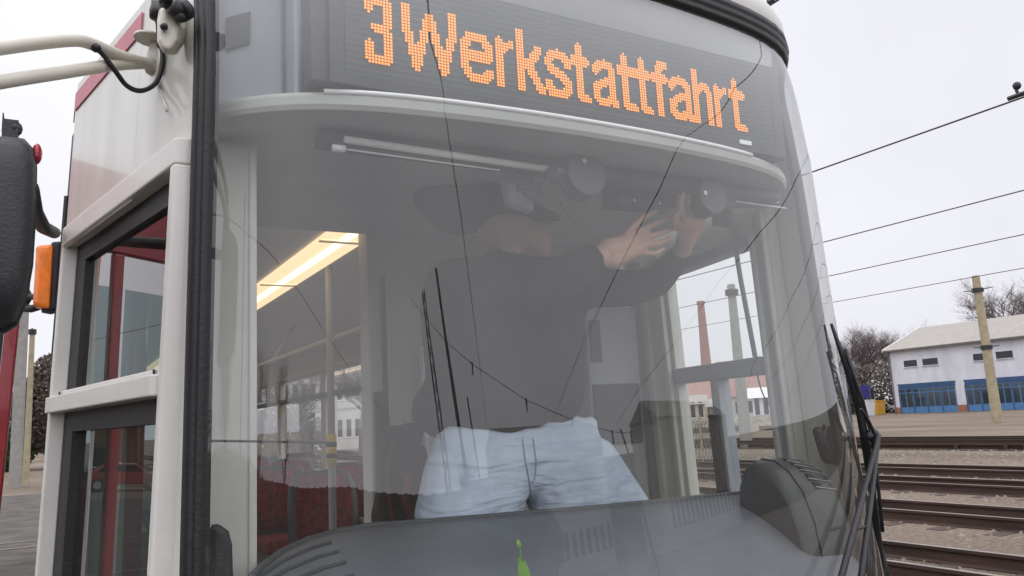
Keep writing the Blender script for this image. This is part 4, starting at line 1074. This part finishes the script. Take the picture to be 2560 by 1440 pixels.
# LED text: strokes on a dot grid
PT = .0070; ZL = 2.472; YL_ = .148
def glyphs():
    # polylines in units: x 0..w, y 0..22 (cap height 22, x height 17)
    def arc(cx, cy, rx, ry, a0, a1, n=10): return [(cx+rx*math.cos(R(a0+(a1-a0)*i/n)), cy+ry*math.sin(R(a0+(a1-a0)*i/n))) for i in range(n+1)]
    g = {}
    g['3'] = (9, [[(1.2,18),(1.4,20.4),(3,21),(6,21),(7.8,19),(7.8,13.5),(6.4,11.6),(3.6,11.6)],[(6.4,11.6),(7.9,9.5),(7.9,3),(6.5,1),(3,1),(1.3,2.2),(1.2,6)]])
    g['W'] = (20, [[(1.2,21),(1.4,15),(5.2,1.5),(9.6,18.5),(10.4,18.5),(14.8,1.5),(18.6,15),(18.8,21)]])
    g['e'] = (11, [[(2,9),(9.6,9),(9.6,12),(8,15.2),(5.5,16),(3,15.2),(1.4,12),(1.3,5.5),(3,2),(5.5,1),(8,1.6),(9.6,3.8)]])
    g['r'] = (7.5, [[(1.4,1),(1.4,16)],[(1.4,11),(3.5,14.2),(6.2,15.4)]])
    g['k'] = (10, [[(1.4,1),(1.4,21)],[(1.8,8.5),(5,11),(8,15.8)],[(4.2,9.6),(8.6,1)]])
    g['s'] = (10, [[(8.6,12.4),(8,14.8),(5,16),(2.4,15),(1.3,12.6),(2.4,10.2),(7.4,7.4),(8.8,5),(7.8,2),(5,1),(2.2,1.8),(1.2,4.6)]])
    g['t'] = (7.5, [[(3,20),(3,3),(4,1.2),(6.4,1)],[(.8,15),(6.2,15)]])
    g['a'] = (10.5, [[(1.4,13),(2.6,15.4),(5,16),(7.4,15.2),(8.2,13),(8.2,2.4),(9.6,1)],[(8.2,9.6),(4,8.8),(1.6,6.6),(1.4,3.4),(3,1.2),(5.6,1.4),(8.2,3.6)]])
    g['f'] = (7, [[(3,1),(3,18),(4,20.4),(6,20.8)],[(.8,15),(5.8,15)]])
    g['h'] = (10, [[(1.4,1),(1.4,21)],[(1.6,12),(4,15),(7,15.4),(8.6,13),(8.6,1)]])
    return g
G_ = glyphs()
letters = [('3',912,980),('W',1003,1146),('e',1152,1236),('r',1242,1286),('k',1290,1360),('s',1362,1431),('t',1431,1478),('a',1480,1546),('t',1546,1592),('t',1590,1632),('f',1632,1670),('a',1673,1730),('h',1732,1780),('r',1784,1820),('t',1822,1863)]
def segd(p, a, b):
    ax, ay = a; bx_, by_ = b; dx, dy = bx_-ax, by_-ay; L = dx*dx+dy*dy
    t = 0 if L == 0 else max(0, min(1, ((p[0]-ax)*dx+(p[1]-ay)*dy)/L)); return math.hypot(p[0]-ax-t*dx, p[1]-ay-t*dy)
m1, m2 = MB(), MB(); done = set()
for ch, pa, pb in letters:
    wch, strokes = G_[ch]
    base_y = 180+(pa-945)*.163
    xa = PY(pa, base_y-60, YL_).x; xb = PY(pb, base_y-60, YL_).x
    c0_, c1_ = round(xa/PT), round(xb/PT); cols = max(5, c1_-c0_)
    for i in range(cols):
        for j in range(22):
            gx = (i+.5)*wch/cols; gy = j+.5
            p = (gx, gy)
            if min(segd((p[0],p[1]*22/22), s[k], s[k+1]) for s in strokes for k in range(len(s)-1)) < 1.55:
                if (c0_+i, j) in done: continue
                done.add((c0_+i, j))
                x = (c0_+i+.5)*PT; z = ZL+(j+.5)*PT*1.0
                h = PT*.40; m1.add([(x-h,YL_,z-h),(x+h,YL_,z-h),(x+h,YL_,z+h),(x-h,YL_,z+h)], [(0,1,2,3)])
                h = PT*.17; m2.add([(x-h,YL_-.0008,z-h),(x+h,YL_-.0008,z-h),(x+h,YL_-.0008,z+h),(x-h,YL_-.0008,z+h)], [(0,1,2,3)])
lt = m1.build('led_lettering', M['led'], dsp, fix=False); m2.build('led_cores', M['ledc'], dsp, fix=False)

# ---- dashboard
def dash_rear(t):  # rear edge, t 0..1 left to right, taken at the dash height
    P_ = [(-.80,.20),(-.76,.30),(-.68,.47),(-.58,.62),(-.47,.72),(-.36,.755),(-.238,.70),(0,.63),(.25,.56),(.50,.52),(.72,.48),(.85,.42)]
    f = t*(len(P_)-1); i = min(int(f), len(P_)-2); f -= i; return V((P_[i][0]*(1-f)+P_[i+1][0]*f, P_[i][1]*(1-f)+P_[i+1][1]*f, 1.46))
nD = 44; rear = [dash_rear(i/nD) for i in range(nD+1)]
frontl = []
for i, p in enumerate(rear):
    x = max(-.90,min(.90,p.x*1.06)); q = S(0,1.22); yy = .10*(x/hw(1.2))**2+.22*abs(x/hw(1.2))**8+y0(1.2)+.03; frontl.append(V((x,min(yy,p.y-.02),1.20)))
rows = [[p+V((0,.02,-.35)) for p in rear],[p+V((0,.02,-.03)) for p in rear],[p+V((0,.012,-.006)) for p in rear], rear]
for k in range(1,11):
    t = k/10; rows.append([V((a.x*(1-t)+b.x*t, a.y*(1-t)+b.y*t, a.z*(1-t)+b.z*t + .045*math.sin(math.pi*t))) for a, b in zip(rear, frontl)])
mb = MB(); mb.loft(rows, False); db = mb.build('dashboard', M['dashs'], tram, smooth=True)
mb = MB(); mb.tube([p+V((0,.008,.001)) for p in rear], .007, 8); mb.build('dashboard_edge', M['dash'], db, smooth=True)
mb = MB()
for k in range(7):   # demister ribs at the left
    a = rows[5+k][3]; b = rows[5+k][10]
    mb.tube([rows[4+k][i]+V((0,0,.003)) for i in range(3,15)], .004, 6)
mb.build('demister_rib', M['dash'], db, smooth=True)
# ---- heater hood at the right (rounded housing with louvres)
def podring(x, k=1.):
    prof_ = [(.43,1.20),(.43,1.40),(.422,1.50),(.40,1.548),(.365,1.566),(.32,1.562),(.272,1.535),(.228,1.48),(.20,1.40),(.185,1.30),(.18,1.20)]
    sh_ = .05*max(0,(x-.66)/.27)**1.5
    return [V((x, .33+(y-.33)*k+sh_, 1.20+(z-1.20)*k)) for y, z in prof_]
mb = MB(); mb.loft([podring(x_,k_) for x_, k_ in ((.635,.90),(.642,.955),(.655,.985),(.69,1.),(.76,1.0),(.82,.985),(.865,.95),(.90,.88),(.92,.78),(.93,.6))], False)
pd = mb.build('heater_hood', M['pod'], tram, smooth=True)
mb = MB(); mb.loft([podring(.634,.90),podring(.632,.6),podring(.634,.25)], False); mb.build('hood_cheek', M['dash'], pd, smooth=True)
for xs_ in (.690,): 
    mb = MB(); mb.tube([p+V((0,0,.0008)) for p in podring(xs_,1.0)], .0026, 6); mb.build('hood_seam', M['rubber'], pd, smooth=True)
def onhood(x, f):
    i = int(f); g = f-i; k_ = 1.0 if x < .76 else 1.0-.06*(x-.76)/.11; P_ = podring(x,k_); return P_[i].lerp(P_[i+1], g)
mb = MB(); mb2 = MB()
for k in range(5):
    f = 4.95+.42*k; xa, xb = .735+.006*k, .868+.003*k
    a, b, c_, d_ = onhood(xa,f), onhood(xb,f), onhood(xb,f+.23), onhood(xa,f+.23)
    n_ = (b-a).cross(d_-a).normalized()
    if n_.y > 0: n_ = -n_
    mb.prism([a+n_*.001,b+n_*.001,c_+n_*.001,d_+n_*.001], n_*.0025)
    e_, g_ = onhood(xb,f+.33), onhood(xa,f+.33)
    mb2.prism([d_+n_*.001,c_+n_*.001,e_+n_*.006,g_+n_*.006], n_*.0015)
mb.build('louvre_slot', M['rubber'], pd); mb2.build('louvre_blade', M['trim'], pd)
# long rod + cable at the right window
mb = MB(); mb.tube([PY(1822,520,.62),PY(1852,700,.62),PY(1888,892,.62)], .0085, 10); mb.tube([PY(1886,880,.62),PY(1892,905,.62)], .006, 8); rdm = mb.build('microphone_boom', M['blue'], tram, smooth=True)
mb = MB(); mb.tube(bez([PY(1890,900,.62),PY(1895,945,.62),PY(1915,1000,.6),PY(1955,1035,.58)],16), .0025, 6); mb.build('boom_cable', M['idark'], rdm, smooth=True)
mb = MB(); mb.box(tuple(PY(1800,560,.64)), tuple(PY(1850,505,.68))); mb.build('boom_mount', M['idark'], rdm, bevel=.006)
# cabinet behind the driver at the right
mb = MB(); a, b = PY(1462,1215,1.36), PY(1560,775,1.36); mb.box((a.x,1.28,.9),(b.x,1.398,b.z)); rc = mb.build('control_cabinet', M['igrey'], tram, bevel=.01)
mb = MB(); mb.box((a.x+.015,1.27,1.93),(a.x+.065,1.279,2.1)); mb.box((a.x+.012,1.27,1.6),(b.x-.02,1.279,1.84)); mb.build('cabinet_panel', M['idark'], rc, bevel=.003)
# wipers
def wiper(arm, blade, lbl):
    q = MB(); q.tube(arm, .0085, 8); o = q.build('wiper_arm', M['plast'], tram, smooth=True)
    q = MB(); q.tube(blade, .0075, 6); q.build('wiper_blade', M['rubber'], o, smooth=True); return o
def GS(s, z, off): return S(s, z, off)
sR = SW
pivot = GS(sR-.22,1.30,.06)
q = MB()
a_, b_ = GS(SR-.70,1.20,.06), GS(SR-.23,1.625,.06); q.tube([a_, a_.lerp(b_,.5), b_], 0, 8, True, [.009,.008,.006])
c_, d_ = GS(SR-.61,1.18,.065), GS(SR-.18,1.625,.06); q.tube([c_, c_.lerp(d_,.5), d_], 0, 8, True, [.009,.008,.006])
q.tube([GS(SR-.26,1.625,.04),GS(SR-.10,1.635,.06)], .009, 10); q.ell(GS(SR-.21,1.63,.045),(.016,.016,.015),10,8); q.ell(GS(SR-.13,1.62,.05),(.014,.014,.016),10,8); q.ell(GS(SR-.17,1.60,.05),(.012,.012,.014),8,6)
q.tube(bez([GS(SR-.20,1.62,.05),GS(SR-.27,1.66,.05),GS(SR-.30,1.70,.04),GS(SR-.27,1.64,.03),GS(SR-.22,1.60,.03)],16), .004, 6)
q.tube([a_.lerp(b_,.5), c_.lerp(d_,.52)], .004, 8)
wa = q.build('wiper_arm', M['plast'], tram, smooth=True)
q = MB(); q.tube([GS(SR-.325,1.93,.010),GS(SR-.28,1.80,.020),GS(SR-.23,1.68,.024),GS(SR-.19,1.58,.022),GS(SR-.13,1.44,.018),GS(SR-.09,1.30,.014),GS(SR-.06,1.20,.010)], 0, 8, True, [.004,.009,.011,.012,.010,.009,.006]); q.build('wiper_blade', M['rubber'], wa, smooth=True)
q = MB(); q.tube([GS(SR-.30,1.86,.028),GS(SR-.25,1.72,.038),GS(SR-.20,1.62,.042),GS(SR-.16,1.50,.036),GS(SR-.13,1.36,.025)], .005, 8); q.build('blade_spine', M['plast'], wa, smooth=True)
q = MB(); q.cap(PY(2045,1080,.33),PY(2070,1140,.33),.016,.024); q.cap(PY(2075,1075,.34),PY(2088,1150,.34),.012,.016); q.tube([PY(2060,1065,.33),PY(2050,1100,.32),PY(2062,1120,.32)], .006, 8)
q.build('corner_bracket', M['plast'], tram, smooth=True)
q = MB(); q.tube([GS(SR-.03,1.62,.014),GS(SR-.035,1.45,.018),GS(SR-.05,1.30,.018),GS(SR-.09,1.18,.014)], 0, 8, True, [.004,.014,.018,.012]); q.build('edge_seal', M['rubber'], tram, smooth=True)
# ================================================================= THINGS IN THE CAB
# green shoot on the dashboard
c = PY(1312,1392,.16)
pl_ = empty('green_shoot', PY(1312,1470,.16), 'pale green leaf shoot standing low before the dashboard', 'plant')
q = MB()
def leafm(a, b, wd, bow):
    a = V(a); b = V(b); n = 8; L_ = []; R_ = []; Cc = []
    for i in range(n+1):
        t = i/n; p = a.lerp(b, t)+V((bow*math.sin(math.pi*t),0,0)); w_ = wd*math.sin(math.pi*min(.97,(t*.85+.12)))
        L_.append(p+V((-w_,.002,0))); R_.append(p+V((w_,.002,0))); Cc.append(p+V((0,-.003,0)))
    q.loft([L_,Cc,R_], False)
leafm(PY(1318,1475,.16), PY(1298,1392,.16), .012, .002); leafm(PY(1325,1475,.16), PY(1312,1400,.16), .010, -.002); leafm(PY(1300,1372,.16), PY(1296,1348,.16), .006, 0)
q.build('leaf', M['leaf'], pl_, smooth=True)
q = MB(); q.tube([PY(1322,1500,.16),PY(1306,1420,.16),PY(1299,1362,.16)], .0015, 6); q.build('stem', M['leaf'], pl_)
# jacket hanging behind the driver
jk = empty('hanging_jacket', (-.02,1.15,1.5), 'dark brown jacket hanging left of the man in jeans', 'jacket')
q = MB()
def J(px, py, y=1.15): return PY(px, py, y)
q.cap(J(1000,1110),J(985,1290),.045,.075); q.cap(J(1020,1100),J(1045,1260),.04,.07); q.cap(J(978,1090),J(1030,1085),.03,.04)
q.cap(J(1045,1130,1.1),J(1055,1300,1.1),.03,.05); q.cap(J(965,1120,1.12),J(968,1300,1.12),.02,.035); q.cap(J(1010,1075),J(1015,1100),.018,.03); q.cap(J(985,1085),J(1000,1400),.03,.09); q.cap(J(1040,1200),J(1040,1400),.05,.08)
remesh(q.build('jacket_body', M['jacket'], jk, smooth=True), .008, 4)
q = MB(); q.tube(bez([J(985,1100,1.06),J(968,1180,1.04),J(975,1260,1.05),J(985,1310,1.05)],12), .006, 6); q.tube(bez([J(1008,1180,1.04),J(1022,1210,1.03),J(1012,1250,1.04),J(1030,1300,1.04)],12), .012, 6); q.build('strap', M['jacketr'], jk, smooth=True)
q = MB(); q.tube([J(1010,1080),J(1012,1060,1.2),J(1012,1050,1.34)], .005, 6); q.build('coat_hook', M['steel'], jk, smooth=True)

# ---- the man
man = empty('person', (.12,.78,.65), 'person in black jumper, dark cap and pale jeans working overhead in the cab', 'person')
def Pp(px, py, y): return PY(px, py, y)
# jumper
q = MB(); yb = .80
neck = Pp(1262,655,.76)
shL, shR = Pp(1130,712,.80), Pp(1400,705,.78)
q.cap(shL, shR, .085, .085); 
for (a, b, ra, rb) in (((1180,740),(1190,985),.125,.120),((1330,735),(1305,985),.125,.120),((1130,760),(1140,960),.10,.09),((1395,760),(1395,980),.09,.09),((1250,760),(1250,992),.13,.125),((1150,950),(1170,1000),.10,.095),((1360,950),(1385,985),.10,.10)):
    q.cap(Pp(*a,yb), Pp(*b,yb), ra, rb)
q.cap(Pp(1262,700,.78), Pp(1270,640,.74), .085, .065)
# far arm (his left): shoulder - elbow - wrist
q.cap(Pp(1400,715,.76), Pp(1570,722,.66), .075, .062); q.cap(Pp(1570,722,.66), Pp(1640,705,.56), .062, .052); q.cap(Pp(1640,705,.56), Pp(1700,640,.48), .052, .040)
# near arm (his right) across the chest
q.cap(Pp(1150,730,.74), Pp(1310,730,.56), .072, .066); q.cap(Pp(1310,730,.56), Pp(1476,652,.46), .064, .050)
q.cap(Pp(1300,700,.60), Pp(1420,700,.56), .06, .055)
# hanging hem at the left
q.cap(Pp(1075,1010,.86), Pp(1100,1060,.86), .055, .05); q.cap(Pp(1110,980,.84), Pp(1075,1030,.85), .07, .06)
jm = remesh(q.build('jumper', M['jumper'], man, smooth=True), .014, 10)
# body: head, neck, wrists and hands in one continuous surface with a hidden core
q = MB()
hc = Pp(1268,560,.72)
rotH = Matrix.Rotation(R(-28), 3, 'Y')
q.ell(hc, (.098,.085,.088), 20, 14, rotH)                    # skull
q.ell(Pp(1325,592,.69), (.060,.062,.052), 18, 12, rotH)      # face front
q.cap(Pp(1345,598,.675), Pp(1360,626,.675), .034, .020)       # jaw and chin
q.cap(Pp(1362,574,.665), Pp(1378,592,.66), .010, .011)        # nose
q.cap(Pp(1372,610,.665), Pp(1374,613,.665), .010, .009)       # lips
q.cap(Pp(1355,556,.665), Pp(1366,562,.665), .014, .012)       # brow
q.cap(Pp(1250,590,.66), Pp(1256,604,.66), .012, .008)         # ear
q.cap(Pp(1275,610,.72), Pp(1268,700,.77), .052, .058)         # neck
q.cap(Pp(1268,700,.77), Pp(1250,900,.80), .06, .06)
q.cap(Pp(1268,710,.77), Pp(1400,715,.76), .05, .05); q.cap(Pp(1400,715,.76), Pp(1570,722,.66), .045, .04); q.cap(Pp(1570,722,.66), Pp(1700,640,.48), .038, .028)
q.cap(Pp(1268,710,.77), Pp(1150,730,.74), .05, .05); q.cap(Pp(1150,730,.74), Pp(1310,730,.56), .045, .042); q.cap(Pp(1310,730,.56), Pp(1480,650,.455), .040, .036)
# near hand
q.cap(Pp(1480,650,.455), Pp(1530,630,.44), .036, .030)
q.cap(Pp(1520,625,.44), Pp(1590,600,.425), .034, .026); q.cap(Pp(1530,648,.44), Pp(1598,618,.425), .028, .024); q.cap(Pp(1560,612,.43), Pp(1612,592,.42), .028, .022)
def finger(pts, r_=.0095):
    for i in range(len(pts)-1): q.cap(Pp(*pts[i]), Pp(*pts[i+1]), r_*(1-.1*i), r_*(1-.1*(i+1)))
finger([(1600,578,.41),(1645,556,.40),(1690,542,.395),(1720,538,.395)], .0100)      # index
finger([(1612,596,.41),(1655,582,.40),(1690,568,.40),(1708,556,.40)], .0098)        # middle
finger([(1612,613,.415),(1650,608,.405),(1672,596,.41)], .0096)                     # ring
finger([(1600,632,.42),(1636,634,.415),(1658,622,.42)], .0088)                      # little
finger([(1570,580,.415),(1606,545,.40),(1644,524,.395),(1668,522,.395)], .0108)      # thumb from the side of the palm
# far hand, raised to the disc
q.cap(Pp(1700,640,.48), Pp(1716,600,.42), .028, .026); q.cap(Pp(1712,605,.42), Pp(1728,555,.35), .028, .027); q.cap(Pp(1732,590,.42), Pp(1748,550,.35), .022, .022)
finger([(1712,550,.35),(1702,515,.31),(1708,484,.30),(1714,464,.30)], .0092)
finger([(1728,545,.35),(1722,505,.31),(1728,470,.30),(1736,450,.30)], .0096)
finger([(1742,545,.35),(1744,508,.31),(1748,476,.30)], .009)
finger([(1756,550,.35),(1764,520,.33),(1762,500,.33)], .0082)
finger([(1702,578,.40),(1688,552,.35),(1694,534,.33)], .0105)
remesh(q.build('body', M['skin'], man, smooth=True), .0038, 3)
# eye, brow
q = MB(); q.ell(Pp(1352,572,.655),(.008,.008,.006),10,8); q.build('eye', M['trim'], man, smooth=True)
# dark cap with the head's back and hood
q = MB()
q.ell(Pp(1215,510,.76), (.125,.115,.075), 20, 14, Matrix.Rotation(R(-12),3,'Y')); q.ell(Pp(1120,495,.82), (.11,.10,.082), 18, 12); q.ell(Pp(1150,540,.82), (.10,.09,.06), 18, 12)
q.cap(Pp(1180,515,.74), Pp(1290,512,.68), .075, .060); q.ell(Pp(1262,512,.70), (.118,.105,.060), 20, 12, Matrix.Rotation(R(8),3,'Y')); q.cap(Pp(1300,525,.67), Pp(1396,545,.64), .040, .012)
remesh(q.build('cap', M['hair'], man, smooth=True), .008, 5)
# collar
q = MB(); q.tube([Pp(1215,650,.74),Pp(1260,664,.70),Pp(1310,650,.72)], .016, 10); q.build('collar', M['jumper'], man, smooth=True)
# jeans
q = MB(); yj = .82
W0 = [(1130,1100),(1200,1112),(1290,1118),(1380,1100),(1450,1075)]
for (a, b, ra, rb) in (((1180,1150),(1150,1290),.115,.13),((1300,1140),(1310,1165),.11,.10),((1420,1130),(1470,1280),.12,.13),((1150,1290),(1090,1560),.125,.10),((1470,1280),(1530,1560),.125,.10),
                       ((1250,1150),(1212,1290),.11,.108),((1365,1150),(1412,1280),.11,.103),((1150,1125),(1430,1110),.085,.09),((1130,1180),(1120,1290),.085,.10),((1490,1150),(1560,1290),.075,.10)):
    q.cap(Pp(*a,yj), Pp(*b,yj), ra, rb)
q.cap(Pp(1450,1120,.80), Pp(1474,1062,.80), .085, .028)
jn = remesh(q.build('jeans', M['jeans'], man, smooth=True), .009, 5)
bpy.context.view_layer.update()
dg = bpy.context.evaluated_depsgraph_get(); je = jn.evaluated_get(dg)
def onto(ob, px, py, lift=.002):
    off = V((0,0,0)); p_ = ob.parent
    while p_ is not None: off += p_.location; p_ = p_.parent
    d = ray(px, py).normalized(); h, loc, n_, i_ = ob.ray_cast(CAM-off, d)
    return (loc+off+n_*lift) if h else None
def seam(pts, r_):
    out = []
    for i in range(len(pts)-1):
        for k in range(6):
            p = onto(je, pts[i][0]+(pts[i+1][0]-pts[i][0])*k/6, pts[i][1]+(pts[i+1][1]-pts[i][1])*k/6)
            if p is not None and (not out or (p-out[-1]).length > .002): out.append(p)
    if len(out) > 1: q.tube(out, r_, 6)
q = MB()
seam([(1306,1098),(1312,1150),(1322,1200),(1330,1250)], .0018); seam([(1332,1098),(1340,1150),(1338,1190),(1326,1215)], .0015)
q.build('fly_seam', mat('denim_seam', (.34,.40,.52), .9), jn, smooth=True)
q = MB()
for s, c in ((-1,(1240,2000)),(1,(1420,2000))):
    q.cap(Pp(1090 if s<0 else 1530,1560,yj), V((Pp(1090 if s<0 else 1530,1560,yj).x, .82, .74)), .095, .075)
q.build('trouser_leg', M['jeans'], jn, smooth=True)
q = MB()
for s in (1090,1530):
    x = Pp(s,1560,yj).x; q.cap((x,.86,.70),(x,.66,.69), .048,.042)
q.build('shoe', M['plast'], man, smooth=True)
